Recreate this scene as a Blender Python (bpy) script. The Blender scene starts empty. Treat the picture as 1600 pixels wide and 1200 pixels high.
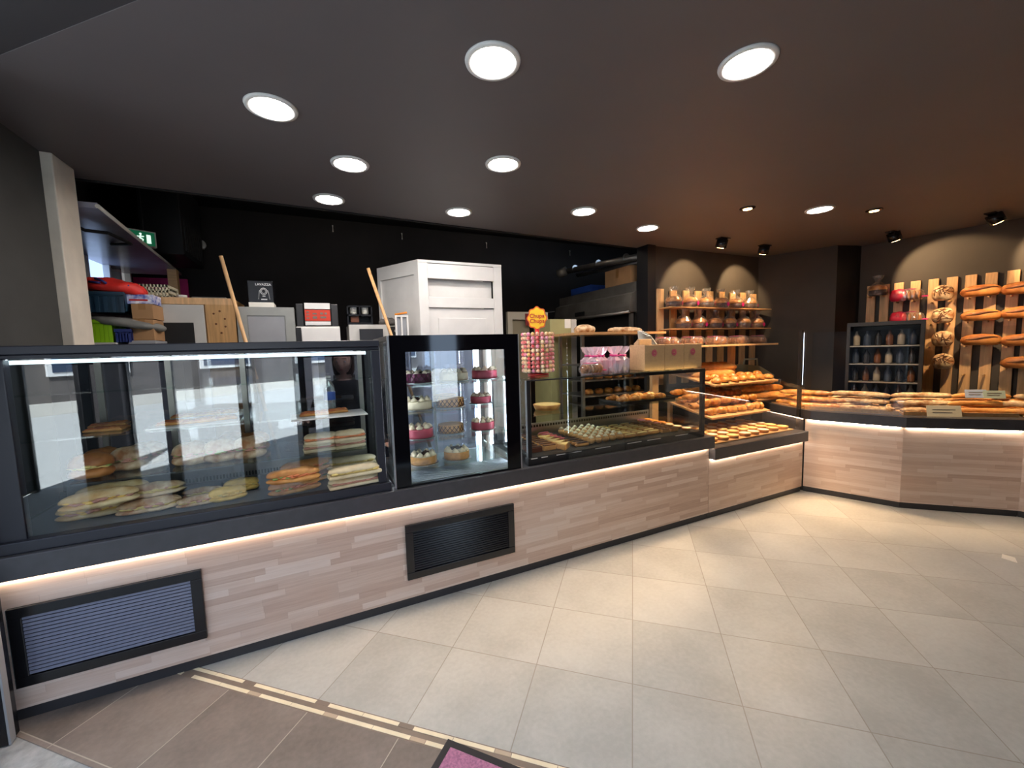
import bpy, bmesh, math, random
from mathutils import Vector, Matrix
random.seed(11)
PI = math.pi
SC = bpy.context.scene
COL = SC.collection

# ------------------------------------------------------------------ camera, world, sun, exposure
F, PITCH, ROLL, YAW = 628.87, 0.08839474, 0.02830333, math.radians(-25.2117)
EYE = Vector((0.0, -2.375, 1.545))
_cp, _sp, _cr, _sr = math.cos(PITCH), math.sin(PITCH), math.cos(ROLL), math.sin(ROLL)
_rt, _dn, _fw = Vector((1, 0, 0)), Vector((0, -_sp, -_cp)), Vector((0, _cp, -_sp))
_Z = Matrix.Rotation(YAW, 3, 'Z')
RT = _Z @ (_cr * _rt + _sr * _dn); DN = _Z @ (-_sr * _rt + _cr * _dn); FW = _Z @ _fw
cd = bpy.data.cameras.new('camera'); cam = bpy.data.objects.new('camera', cd); COL.objects.link(cam)
cd.sensor_width = 36; cd.lens = 36 * F / 1600; cd.clip_start = .02; cd.clip_end = 200
_m = Matrix((RT, -DN, -FW)).transposed().to_4x4(); _m.translation = EYE
cam.matrix_world = _m; SC.camera = cam
w = bpy.data.worlds.new('world'); SC.world = w; w.use_nodes = True
bg = w.node_tree.nodes['Background']; bg.inputs[0].default_value = (.56, .74, 1, 1); bg.inputs[1].default_value = 4.0
sd = bpy.data.lights.new('sun', 'SUN'); sd.energy = 46; sd.angle = .01; sd.color = (.84, .92, 1)
sun = bpy.data.objects.new('sun', sd); COL.objects.link(sun)
_fd, _fn = Vector((.743, -.669, 0)), Vector((-.669, -.743, 0))
sun.rotation_euler = (_fd * .75 + _fn * .42 + Vector((0, 0, -1))).to_track_quat('-Z', 'Y').to_euler()
SC.view_settings.view_transform = 'Standard'; SC.view_settings.look = 'None'
SC.view_settings.gamma = 1; SC.view_settings.use_curve_mapping = False
SC.view_settings.exposure = 0.2
SC.cycles.use_denoising = True
SC.cycles.transparent_max_bounces = 24; SC.cycles.max_bounces = 8
SC.cycles.sample_clamp_indirect = 8; SC.cycles.caustics_reflective = False; SC.cycles.caustics_refractive = False

def _ray(u, v): return RT * ((u - 800) / F) + DN * ((v - 600) / F) + FW
def AZ(u, v, z): d = _ray(u, v); return EYE + d * ((z - EYE.z) / d.z)
def AY(u, v, y): d = _ray(u, v); return EYE + d * ((y - EYE.y) / d.y)
def AX(u, v, x): d = _ray(u, v); return EYE + d * ((x - EYE.x) / d.x)
def AP(u, v, P, n): d = _ray(u, v); return EYE + d * ((Vector(P) - EYE).dot(Vector(n)) / d.dot(Vector(n)))

# ------------------------------------------------------------------ materials
def lin(c):
    return tuple(((x / 255) / 12.92 if x <= 10 else ((x / 255 + .055) / 1.055) ** 2.4) for x in c) + (1,)
MC = {}
def mat(name, rgb=(128, 128, 128), rough=.5, metal=0, var=0, vs=8, bump=0, bs=40, emit=0, rgb2=None, sub=0, coat=0, stretch=None):
    if name in MC: return MC[name]
    m = bpy.data.materials.new(name); m.use_nodes = True; MC[name] = m
    nt = m.node_tree; N = nt.nodes; L = nt.links; b = N['Principled BSDF']
    b.inputs['Base Color'].default_value = lin(rgb); b.inputs['Roughness'].default_value = rough; b.inputs['Metallic'].default_value = metal
    if coat: b.inputs['Coat Weight'].default_value = coat; b.inputs['Coat Roughness'].default_value = .15
    if sub:
        b.inputs['Subsurface Weight'].default_value = sub; b.inputs['Subsurface Radius'].default_value = (.02, .01, .006); b.inputs['Subsurface Scale'].default_value = .3
    if emit: b.inputs['Emission Color'].default_value = lin(rgb); b.inputs['Emission Strength'].default_value = emit
    if var or bump or rgb2:
        tc = N.new('ShaderNodeTexCoord'); mp = N.new('ShaderNodeMapping'); L.new(tc.outputs['Object'], mp.inputs[0])
        if stretch: mp.inputs['Scale'].default_value = stretch
    if var or rgb2:
        n = N.new('ShaderNodeTexNoise'); n.inputs['Scale'].default_value = vs; n.inputs['Detail'].default_value = 5
        L.new(mp.outputs[0], n.inputs['Vector'])
        r = N.new('ShaderNodeValToRGB'); r.color_ramp.elements[0].position = .35; r.color_ramp.elements[1].position = .65
        c = lin(rgb)
        r.color_ramp.elements[0].color = tuple(x * (1 - var) for x in c[:3]) + (1,)
        r.color_ramp.elements[1].color = lin(rgb2) if rgb2 else tuple(min(1, x * (1 + var)) for x in c[:3]) + (1,)
        L.new(n.outputs[0], r.inputs[0]); L.new(r.outputs[0], b.inputs['Base Color'])
    if bump:
        n2 = N.new('ShaderNodeTexNoise'); n2.inputs['Scale'].default_value = bs; n2.inputs['Detail'].default_value = 4
        L.new(mp.outputs[0], n2.inputs['Vector'])
        bp = N.new('ShaderNodeBump'); bp.inputs['Strength'].default_value = bump; bp.inputs['Distance'].default_value = .01
        L.new(n2.outputs[0], bp.inputs['Height']); L.new(bp.outputs[0], b.inputs['Normal'])
    return m

def glass_mat(name, tint=(1, 1, 1), base=.05, rough=0.0, gl=(1, 1, 1), milk=0):
    m = bpy.data.materials.new(name); m.use_nodes = True; nt = m.node_tree; N = nt.nodes; L = nt.links
    N.remove(N['Principled BSDF']); out = N['Material Output']
    tr = N.new('ShaderNodeBsdfTransparent'); tr.inputs[0].default_value = tint + (1,)
    gs = N.new('ShaderNodeBsdfGlossy'); gs.inputs['Roughness'].default_value = rough; gs.inputs[0].default_value = gl + (1,)
    lw = N.new('ShaderNodeLayerWeight')
    p = N.new('ShaderNodeMath'); p.operation = 'POWER'; p.inputs[1].default_value = 5; L.new(lw.outputs['Facing'], p.inputs[0])
    a = N.new('ShaderNodeMath'); a.operation = 'MULTIPLY_ADD'; a.inputs[1].default_value = 1 - base; a.inputs[2].default_value = base; L.new(p.outputs[0], a.inputs[0])
    mx = N.new('ShaderNodeMixShader'); L.new(a.outputs[0], mx.inputs[0]); L.new(tr.outputs[0], mx.inputs[1]); L.new(gs.outputs[0], mx.inputs[2])
    if milk:
        df = N.new('ShaderNodeBsdfDiffuse'); df.inputs[0].default_value = gl + (1,); tl = N.new('ShaderNodeMixShader'); tl.inputs[0].default_value = milk
        L.new(mx.outputs[0], tl.inputs[1]); L.new(df.outputs[0], tl.inputs[2]); L.new(tl.outputs[0], out.inputs[0]); return m
    L.new(mx.outputs[0], out.inputs[0]); return m

class NG:                                    # small node-graph helper
    def __init__(s, name):
        s.m = bpy.data.materials.new(name); s.m.use_nodes = True; s.N = s.m.node_tree.nodes; s.L = s.m.node_tree.links; s.b = s.N['Principled BSDF']
        s.tc = s.N.new('ShaderNodeTexCoord')
        s.sep = s.N.new('ShaderNodeSeparateXYZ'); s.L.new(s.tc.outputs['Object'], s.sep.inputs[0])
    def put(s, inp, v):
        if isinstance(v, (int, float)): inp.default_value = v
        else: s.L.new(v, inp)
    def math(s, op, a, b=0, c=0):
        n = s.N.new('ShaderNodeMath'); n.operation = op
        for i, v in enumerate((a, b, c)): s.put(n.inputs[i], v)
        return n.outputs[0]
    def comb(s, x, y, z=0):
        n = s.N.new('ShaderNodeCombineXYZ')
        for i, v in enumerate((x, y, z)): s.put(n.inputs[i], v)
        return n.outputs[0]
    def white(s, vec):
        n = s.N.new('ShaderNodeTexWhiteNoise'); n.noise_dimensions = '3D'; s.L.new(vec, n.inputs['Vector']); return n.outputs['Value']
    def noise(s, vec, sc, det=4):
        n = s.N.new('ShaderNodeTexNoise'); n.inputs['Scale'].default_value = sc; n.inputs['Detail'].default_value = det; s.L.new(vec, n.inputs['Vector']); return n.outputs[0]
    def ramp(s, v, stops):
        n = s.N.new('ShaderNodeValToRGB'); e = n.color_ramp.elements
        while len(e) < len(stops): e.new(.5)
        for i, (p, c) in enumerate(stops): e[i].position = p; e[i].color = lin(c)
        s.L.new(v, n.inputs[0]); return n.outputs[0]
    def mix(s, f, a, b, mode='MIX'):
        n = s.N.new('ShaderNodeMix'); n.data_type = 'RGBA'; n.blend_type = mode
        s.put(n.inputs[0], f)
        for i, v in ((6, a), (7, b)):
            if isinstance(v, tuple): n.inputs[i].default_value = v
            else: s.L.new(v, n.inputs[i])
        return n.outputs[2]
    def bump(s, h, st, d=.005):
        n = s.N.new('ShaderNodeBump'); n.inputs['Strength'].default_value = st; n.inputs['Distance'].default_value = d
        s.L.new(h, n.inputs['Height']); s.L.new(n.outputs[0], s.b.inputs['Normal'])

TD = math.radians(-41.98)                    # direction of the tile grid
def tile_mat(name, stops, grout, gw, rough, T=.45, vein=.5):
    g = NG(name); c, sn = math.cos(TD), math.sin(TD)
    x = g.math('SUBTRACT', g.sep.outputs[0], .524); y = g.math('SUBTRACT', g.sep.outputs[1], -.442)
    u = g.math('DIVIDE', g.math('ADD', g.math('MULTIPLY', x, c), g.math('MULTIPLY', y, sn)), T)
    v = g.math('DIVIDE', g.math('ADD', g.math('MULTIPLY', x, -sn), g.math('MULTIPLY', y, c)), T)
    def edge(q): return g.math('LESS_THAN', g.math('ABSOLUTE', g.math('SUBTRACT', g.math('FRACT', g.math('ADD', q, .5)), .5)), gw / T / 2)
    line = g.math('MAXIMUM', edge(u), edge(v))
    idv = g.white(g.comb(g.math('FLOOR', u), g.math('FLOOR', v)))
    n1 = g.noise(g.comb(g.math('ADD', u, g.math('MULTIPLY', idv, 7)), v, idv), 1.6, 7)
    n2 = g.noise(g.tc.outputs['Object'], 45, 4)
    s_ = g.math('ADD', g.math('MULTIPLY', n1, vein), g.math('ADD', g.math('MULTIPLY', n2, .25), g.math('MULTIPLY', idv, .16)))
    col = g.ramp(s_, stops)
    g.L.new(g.mix(line, col, lin(grout)), g.b.inputs['Base Color'])
    g.put(g.b.inputs['Roughness'], g.math('MULTIPLY_ADD', n1, .2, rough))
    g.bump(g.math('SUBTRACT', g.math('MULTIPLY', n2, .15), line), .35, .003)
    return g.m

def strip_wood(name, stops, H=.034, Ln=.36, grain=.5):
    g = NG(name); X, Zc = g.sep.outputs[0], g.sep.outputs[2]
    r = g.math('FLOOR', g.math('DIVIDE', Zc, H)); rr = g.white(g.comb(r, 3.3, 1.7))
    xx = g.math('ADD', g.math('DIVIDE', X, Ln), g.math('MULTIPLY', rr, 5)); cc = g.math('FLOOR', xx)
    idv = g.white(g.comb(r, cc, .5))
    gr = g.noise(g.comb(g.math('MULTIPLY', X, 2.5), g.math('MULTIPLY', Zc, 45), idv), 2.2, 6)
    v = g.math('ADD', g.math('MULTIPLY', idv, 1 - grain), g.math('MULTIPLY', gr, grain))
    col = g.ramp(v, stops)
    e1 = g.math('LESS_THAN', g.math('FRACT', g.math('DIVIDE', Zc, H)), .03); e2 = g.math('LESS_THAN', g.math('FRACT', xx), .004)
    g.L.new(g.mix(g.math('MULTIPLY', g.math('MAXIMUM', e1, e2), .3), col, lin((150, 120, 100))), g.b.inputs['Base Color'])
    g.b.inputs['Roughness'].default_value = .45; g.bump(gr, .08, .002)
    return g.m

M = dict(
    wall=mat('dark_wall_paint', (66, 60, 55), .75, var=.08, vs=3, bump=.05, bs=200),
    wallgrey=mat('grey_wall_paint', (62, 62, 60), .8, var=.1, vs=4, bump=.06, bs=150),
    ceil=mat('dark_ceiling_paint', (97, 91, 92), .55, var=.03, vs=2),
    black=mat('black_paint', (16, 15, 15), .7, var=.2, vs=5), kwall=mat('kitchen_black_paint', (26, 21, 20), .85, var=.25, vs=2),
    kick=mat('plinth_laminate', (52, 52, 56), .4, var=.06, vs=6), slab=mat('charcoal_laminate', (66, 65, 69), .38, var=.08, vs=18, bump=.04, bs=250),
    frame=mat('black_metal', (22, 22, 26), .25), satin=mat('satin_black_metal', (24, 24, 27), .4), gloss=mat('glossy_black_enamel', (8, 8, 13), .06),
    louvre=mat('blue_black_louvre', (112, 116, 138), .4), steel=mat('brushed_steel', (176, 176, 176), .32, 1, bump=.05, bs=90, stretch=(1, 8, 8)),
    steeldull=mat('dull_steel', (150, 145, 138), .45, .8, var=.15, vs=4), white=mat('white_lacquer', (228, 226, 222), .4, var=.03), offwhite=mat('offwhite_paint', (196, 194, 188), .5, var=.06, vs=5),
    ledcool=mat('cool_led', (205, 226, 232), .5, emit=1.7), ledwarm=mat('warm_led', (255, 232, 205), .5, emit=30), lamp=mat('lamp_diffuser', (255, 246, 240), .5, emit=105),
    spot=mat('spot_lens', (255, 190, 120), .5, emit=40), grey=mat('grey_panel', (150, 152, 156), .45, var=.04), red=mat('red_plastic', (190, 30, 30), .4),
    glass=glass_mat('clear_glass', (.97, .985, .98), .052), shelfglass=glass_mat('shelf_glass', (.9, .965, .945), .04), frost=glass_mat('green_glass_edge', (.5, .72, .66), .12, .1),
    cello=glass_mat('cellophane', (.96, .95, .95), .14, .12, milk=.05), cellopink=glass_mat('pink_cellophane', (.98, .86, .93), .14, .15, (1, .86, .93), milk=.34),
    pine=mat('pine_plank', (214, 172, 124), .5, var=.14, vs=4, stretch=(14, 14, 1.2)), oak=mat('oak_tray', (206, 160, 108), .5, var=.12, vs=4, stretch=(1.5, 14, 14)),
    pineh=mat('pine_board', (196, 152, 98), .5, var=.16, vs=4, stretch=(14, 14, 1.2)),
    card=mat('cardboard', (168, 128, 88), .8, var=.08, vs=6), kraft=mat('kraft_paper', (204, 168, 128), .75, var=.06, vs=60), pink=mat('pink_print', (212, 40, 120), .5), paper=mat('white_paper', (236, 232, 222), .6),
    crust=mat('golden_crust', (204, 128, 58), .45, var=.28, vs=9, bump=.35, bs=28, rgb2=(232, 172, 98), sub=.05), dark=mat('dark_crust', (160, 88, 38), .5, var=.3, vs=9, bump=.4, bs=30, rgb2=(205, 136, 70)),
    pale=mat('pale_bread', (226, 204, 160), .6, var=.12, vs=10, bump=.2, bs=30, rgb2=(240, 226, 190)), floury=mat('floury_crust', (176, 114, 62), .7, var=.2, vs=16, bump=.5, bs=30, rgb2=(234, 208, 168)),
    croi=mat('croissant_glaze', (206, 118, 44), .32, var=.3, vs=22, bump=.3, bs=40, rgb2=(240, 176, 92), coat=.3), slash=mat('loaf_slash', (240, 205, 150), .7, var=.1, vs=30), scorch=mat('scorched_crack', (92, 50, 24), .7),
    goldpale=mat('pale_golden_crust', (214, 164, 96), .55, var=.15, vs=12, bump=.35, bs=30, rgb2=(238, 214, 164)),
    ham=mat('ham_filling', (206, 148, 128), .5, var=.15, vs=20), lettuce=mat('lettuce', (150, 168, 92), .5, var=.25, vs=30), cheese=mat('cheese', (226, 200, 122), .5), egg=mat('yellow_filling', (238, 196, 104), .55, var=.12, vs=25, bump=.3, bs=40), salmon=mat('salmon_filling', (226, 136, 88), .5, var=.2, vs=25),
    cream=mat('cream', (250, 234, 204), .5, var=.05, vs=30, bump=.2, bs=60), choco=mat('chocolate', (62, 32, 22), .35, var=.2, vs=20), brown=mat('chocolate_glaze', (104, 58, 42), .3, var=.15, vs=20), berry=mat('pink_glaze', (206, 92, 112), .35, var=.1, vs=12), purple=mat('berry_glaze', (112, 44, 84), .35, var=.15, vs=20), custard=mat('custard', (250, 212, 140), .4, var=.1, vs=20), sponge=mat('sponge_cake', (214, 158, 96), .7, var=.1, vs=40, bump=.3, bs=80), orange=mat('orange_glaze', (236, 140, 40), .35),
    pizza=mat('tomato_topping', (196, 92, 46), .5, var=.2, vs=25, bump=.4, bs=50, rgb2=(224, 150, 84)),
)

# ------------------------------------------------------------------ mesh helpers
def bm_new(): return bmesh.new()
def _take(bm, src, mtx=None, mi=0):
    vs = [bm.verts.new((mtx @ v.co) if mtx else v.co) for v in src.verts]
    src.verts.index_update()
    for f in src.faces:
        try: nf = bm.faces.new([vs[v.index] for v in f.verts]); nf.material_index = mi; nf.smooth = f.smooth
        except ValueError: pass
    src.free()
def box(bm, a, b, mi=0, bev=0, mtx=None):
    t = bmesh.new(); bmesh.ops.create_cube(t, size=1)
    c = [(a[i] + b[i]) / 2 for i in range(3)]; s = [abs(b[i] - a[i]) for i in range(3)]
    for v in t.verts: v.co = Vector((v.co.x * s[0] + c[0], v.co.y * s[1] + c[1], v.co.z * s[2] + c[2]))
    if bev: bmesh.ops.bevel(t, geom=t.edges[:], offset=min(bev, min(s) * .45), segments=2, affect='EDGES', profile=.5)
    _take(bm, t, mtx, mi); return bm
def prism(bm, pts, z0, z1, mi=0):
    A = [bm.verts.new((p[0], p[1], z0)) for p in pts]; B = [bm.verts.new((p[0], p[1], z1)) for p in pts]; n = len(pts)
    fs = [bm.faces.new(list(reversed(A))), bm.faces.new(B)] + [bm.faces.new((A[i], A[(i + 1) % n], B[(i + 1) % n], B[i])) for i in range(n)]
    for f in fs: f.material_index = mi
    bmesh.ops.recalc_face_normals(bm, faces=fs); return bm
def tube(bm, pts, r, n=10, mi=0, cap=True):
    pts = [Vector(p) for p in pts]; rings = []
    rs = r if isinstance(r, (list, tuple)) else [r] * len(pts)
    for i, p in enumerate(pts):
        d = (pts[min(i + 1, len(pts) - 1)] - pts[max(i - 1, 0)]).normalized()
        q = d.to_track_quat('Z', 'Y')
        rings.append([bm.verts.new(p + q @ Vector((math.cos(a) * rs[i], math.sin(a) * rs[i], 0))) for a in [2 * PI * k / n for k in range(n)]])
    for i in range(len(rings) - 1):
        for k in range(n):
            f = bm.faces.new((rings[i][k], rings[i][(k + 1) % n], rings[i + 1][(k + 1) % n], rings[i + 1][k])); f.smooth = True; f.material_index = mi
    if cap:
        bm.faces.new(list(reversed(rings[0]))).material_index = mi; bm.faces.new(rings[-1]).material_index = mi
    return bm
def lathe(bm, prof, n=28, c=(0, 0, 0), mi=0, wav=0, wn=0, smooth=True, cap=True):
    rings = []
    for r, z in prof:
        rings.append([bm.verts.new((c[0] + math.cos(a) * r * (1 + wav * math.cos(wn * a)), c[1] + math.sin(a) * r * (1 + wav * math.cos(wn * a)), c[2] + z)) for a in [2 * PI * k / n for k in range(n)]])
    for i in range(len(rings) - 1):
        for k in range(n):
            f = bm.faces.new((rings[i][k], rings[i][(k + 1) % n], rings[i + 1][(k + 1) % n], rings[i + 1][k])); f.smooth = smooth; f.material_index = mi
    if cap: bm.faces.new(list(reversed(rings[0]))).material_index = mi; bm.faces.new(rings[-1]).material_index = mi
    return bm
def ball(bm, c, r, mi=0, n=10, sq=(1, 1, 1)):
    t = bmesh.new(); bmesh.ops.create_uvsphere(t, u_segments=n, v_segments=max(5, n // 2 + 1), radius=r)
    for f in t.faces: f.smooth = True
    _take(bm, t, Matrix.Translation(c) @ Matrix.Diagonal((*sq, 1)), mi); return bm
def loaf(bm, L=.3, W=.1, H=.08, p=2.2, bend=0, ridge=0, rn=0, nz=.03, seed=0, mi=0, c=(0, 0, 0), nu=22, nv=14, flat=.35, curl=0):
    rd = random.Random(seed); ph = [rd.uniform(0, 6) for _ in range(4)]; rings = []
    for i in range(nu + 1):
        t = -math.cos(PI * i / nu); r = max(0, 1 - abs(t) ** p) ** .5
        r *= 1 + ridge * math.cos(rn * PI * t)
        row = []
        for k in range(nv):
            a = 2 * PI * k / nv
            rr = r * (1 + nz * math.sin(3 * a + 5 * t + ph[0]) + nz * math.sin(9 * t + ph[1] + 2 * a))
            y = math.cos(a) * W / 2 * rr; z = math.sin(a) * H / 2 * rr
            if z < -H / 2 * flat: z = -H / 2 * flat
            ang = curl * t; R = (L / 2) / curl if curl else 0
            if curl: X = (R + y) * math.sin(ang); Y = R - (R + y) * math.cos(ang) * 1.0
            else: X = t * L / 2; Y = y + bend * t * t
            row.append(bm.verts.new((c[0] + X, c[1] + Y, c[2] + z + H / 2 * flat)))
        rings.append(row)
    fs = []
    for i in range(nu):
        for k in range(nv):
            f = bm.faces.new((rings[i][k], rings[i + 1][k], rings[i + 1][(k + 1) % nv], rings[i][(k + 1) % nv])); f.smooth = True; f.material_index = mi; fs.append(f)
    fs += [bm.faces.new(rings[0]), bm.faces.new(list(reversed(rings[-1])))]
    bmesh.ops.remove_doubles(bm, verts=bm.verts[:], dist=1e-5)
    return bm
def mesh(bm, mats, name='mesh', smooth=None):
    bmesh.ops.recalc_face_normals(bm, faces=bm.faces[:])
    me = bpy.data.meshes.new(name); bm.to_mesh(me); bm.free()
    for m in (mats if isinstance(mats, (list, tuple)) else [mats]): me.materials.append(m)
    return me
def obj(name, me, parent=None, loc=(0, 0, 0), rot=(0, 0, 0), sc=(1, 1, 1)):
    o = bpy.data.objects.new(name, me); COL.objects.link(o); o.parent = parent
    o.location = loc; o.rotation_euler = rot; o.scale = sc; return o
def tag(o, label, cat, group=None):
    o['label'] = label; o['category'] = cat
    if group: o['group'] = group
    return o
def struct(name, bm, m):
    o = obj(name, mesh(bm, m, name)); o['kind'] = 'structure'; return o
def thing(name, label, cat, loc=(0, 0, 0), rz=0, group=None, rot=None, sc=1):
    o = bpy.data.objects.new(name, None); o.empty_display_size = .05; COL.objects.link(o); o.location = loc; o.rotation_euler = rot or (0, 0, rz); o.scale = (sc,) * 3
    return tag(o, label, cat, group)
def one(name, bm, m, label, cat, loc=(0, 0, 0), rz=0, group=None):
    o = obj(name, mesh(bm, m, name), None, loc, (0, 0, rz)); return tag(o, label, cat, group)
def kit(name, parts, label, cat, loc, rz=0, group=None, sc=1, rot=None):
    """parts: [(part name, mesh, [(sub-part name, mesh)])]; the meshes are shared between copies"""
    if len(parts) == 1 and len(parts[0]) == 2:
        o = obj(name, parts[0][1], None, loc, rot or (0, 0, rz), (sc,) * 3); return tag(o, label, cat, group)
    t = thing(name, label, cat, loc, rz, group, rot, sc)
    for p in parts:
        q = obj(p[0], p[1], t)
        for s in (p[2] if len(p) > 2 else []): obj(s[0], s[1], q)
    return t
ORD = ['first', 'second', 'third', 'fourth', 'fifth', 'sixth', 'seventh', 'eighth', 'ninth', 'tenth', 'eleventh', 'twelfth', 'thirteenth', 'fourteenth', 'fifteenth', 'sixteenth']
NUM = ['no', 'one', 'two', 'three', 'four', 'five', 'six', 'seven', 'eight', 'nine', 'ten', 'eleven', 'twelve', 'thirteen', 'fourteen', 'fifteen', 'sixteen']
def place(i, n):
    if n == 1: return 'only'
    if i == 0: return 'leftmost'
    if i == n - 1: return 'rightmost'
    return ORD[i] + ' from left'
def spot(loc, target, power, col, ang, blend=.6, r=.03):
    d = bpy.data.lights.new('spot_beam', 'SPOT'); d.energy = power; d.color = col; d.spot_size = math.radians(ang); d.spot_blend = blend; d.shadow_soft_size = r
    o = bpy.data.objects.new('spot_beam', d); COL.objects.link(o); o.location = loc
    o.rotation_euler = (Vector(target) - Vector(loc)).to_track_quat('-Z', 'Y').to_euler(); return o
def text_mesh(s, size, m, ext=.001):
    c = bpy.data.curves.new('lettering', 'FONT'); c.body = s; c.size = size; c.extrude = ext; c.align_x = 'CENTER'; c.align_y = 'CENTER'; c.resolution_u = 3; c.offset = size * .018
    o = bpy.data.objects.new('lettering', c); COL.objects.link(o); bpy.context.view_layer.update()
    me = bpy.data.meshes.new_from_object(o.evaluated_get(bpy.context.evaluated_depsgraph_get())); bpy.data.objects.remove(o)
    me.materials.clear(); me.materials.append(m)
    return me

# ------------------------------------------------------------------ the setting
ci, si = math.cos(TD), math.sin(TD)
def G(u, v): return Vector((.524 + ci * u * .45 - si * v * .45, -.442 + si * u * .45 + ci * v * .45, 0))   # tile-grid coordinates
# mosaic border runs along u at v = VB ; brown threshold below; pavement beyond
def vof(p): return (-(p[0] - .524) * si + (p[1] + .442) * ci) / .45
VB = -.985; VB2 = -1.132; VE = vof((-1.10, -.215))
M['tile'] = tile_mat('grey_stone_tile', [(.3, (166, 165, 158)), (.5, (184, 183, 176)), (.75, (200, 199, 192))], (150, 143, 132), .0045, .3)
M['btile'] = tile_mat('brown_stone_tile', [(.3, (92, 82, 75)), (.5, (118, 106, 97)), (.75, (142, 129, 119))], (176, 164, 148), .004, .45, T=.45, vein=.7)
M['pave'] = mat('rough_concrete', (168, 168, 164), .85, var=.18, vs=20, bump=.5, bs=60)
def poly(pts, z, name, m, th=.04):
    return struct(name, prism(bm_new(), pts, z - th, z), m)
a = G(-14, VB); b_ = G(14, VB)
poly([G(-4.4, VB), G(26, VB), (14, -8), (9, 4), (-3, 4)], 0, 'floor', M['tile'])
poly([G(-7, VE), G(26, VE), G(26, VB2), G(-7, VB2)], 0, 'trim_2', M['btile'])
poly([G(-60, VE - 60), G(60, VE - 60), G(60, VE), G(-60, VE)], -.004, 'floor_pavement', M['pave'], .1)
bm = bm_new(); u = -7.
prism(bm, [G(-7, VB2), G(26, VB2), G(26, VB), G(-7, VB)], -.02, .0, 0)
rd = random.Random(3)
while u < 13:
    for v0, v1, ph in ((-1.121, -1.084, .17), (-1.032, -.996, 0)):
        for l0, l1, c_ in ((.0, .385, 1), (.39, .535, 0 if rd.random() < .5 else 2), (.54, .93, 1)):
            prism(bm, [G(u + ph + l0, v0), G(u + ph + l1, v0), G(u + ph + l1, v1), G(u + ph + l0, v1)], -.001, .0008 + .0006 * (c_ > 0), c_)
    u += .935
struct('trim_1', bm, [mat('taupe_mosaic', (128, 112, 98), .5, var=.1), mat('cream_mosaic', (236, 222, 190), .45, var=.08), mat('tan_mosaic', (188, 166, 140), .5)])

# ceilings
CE0, CE1 = (-1.40, 1.20), (6.7, 1.62)
so = [(-1.073, .007), (-.25, -.687)]; sdx = .743; sdy = -.669
fac = lambda t, o=0: (-1.35 + sdx * t - o * .669, .20 + sdy * t - o * .743)
poly([(-1.45, .28), fac(0), fac(13), (8.6, -8), (8, 3.2), (5.6, 3.2), (3.62, 1.45), CE0], 2.95, 'ceiling', M['ceil'], .25)
poly([fac(-5), fac(-5, 2.0), fac(13, 2.0), fac(13)], 2.952, 'ceiling_soffit', mat('dark_soffit_paint', (58, 55, 58), .6), .25)
poly([(-2.3, .9), (3.65, .9), (3.65, 1.5), (6.8, 1.7), (6.8, 4.4), (-2.3, 4.4)], 3.5, 'ceiling_kitchen', M['kwall'], .1)
# building mass above the shop front (keeps the sun off the near pavement)
bm = bm_new(); prism(bm, [fac(-9, 2.1), fac(12, 2.1), fac(12, 1.8), fac(-9, 1.8)], 2.96, 5.2)
prism(bm, [fac(-9, 2.1), fac(12, 2.1), (9, 6), (-3, 6)], 5.2, 5.4)
struct('wall_facade', bm, mat('facade_render', (150, 140, 128), .8))
# walls
WA, WC = Vector((6.0, 1.3)), None
PC, QC = Vector((6.223, .42)), Vector((6.424, -.83))
dC = (QC - PC).normalized(); nC = Vector((dC.y, -dC.x)); nC = nC if nC.x < 0 else -nC      # wall C faces the shop
def CC(s, off=0, z=0): p = PC + dC * s + nC * off; return Vector((p.x, p.y, z))
def slabwall(name, p, q, z0, z1, th, m, side=1):
    p, q = Vector(p[:2]), Vector(q[:2]); d = (q - p).normalized(); n = Vector((-d.y, d.x)) * th * side
    return struct(name, prism(bm_new(), [p, q, q + n, p + n], z0, z1), m)
slabwall('wall_back', (3.62, 1.30), (5.56, 1.30), 0, 2.7, .12, M['wall'])
slabwall('wall_corner', (5.56, 1.30), (5.86, .50), 0, 2.7, .12, M['wall'])
struct('wall_column', prism(bm_new(), [(5.86, .50), (6.16, .42), (6.3, .42), (6.3, 1.3), (5.8, 1.3)], 0, 2.7), M['satin'])
e = CC(0); f_ = CC(9)
slabwall('wall_right', e[:2], f_[:2], 0, 2.7, .12, M['wall'])
slabwall('wall_front', fac(4.0), fac(12.0), 0, 2.7, .12, mat('brown_wall_paint', (60, 44, 36), .7), -1)
slabwall('wall_left', (-1.33, -.02), (-1.33, .82), 0, 2.7, .1, M['wallgrey'])
slabwall('wall_left_street', (-1.33, -.02), (-4.5, 2.9), 0, 2.7, .1, M['wallgrey'], -1)
slabwall('wall_kitchen_left', (-1.95, .85), (-1.95, 4.1), 0, 3.45, .1, M['kwall'])
slabwall('wall_kitchen_back', (-2.0, 3.9), (6.8, 3.9), 0, 3.45, .1, M['kwall'])
slabwall('wall_kitchen_right', (6.4, 1.5), (6.4, 3.9), 0, 3.45, .1, M['kwall'], -1)
slabwall('wall_kitchen_front', (-1.95, .85), (-1.43, .85), 0, 3.45, .06, M['kwall'])
bm = bm_new(); box(bm, (3.50, 1.26, 0), (3.62, 1.44, 2.7)); struct('trim_3', bm, M['satin'])
bm = bm_new(); prism(bm, [(CE0[0], CE0[1]), (3.62, 1.45), (3.62, 1.47), (CE0[0], CE0[1] + .02)], 2.69, 3.45); struct('trim_4', bm, M['kwall'])
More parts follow.
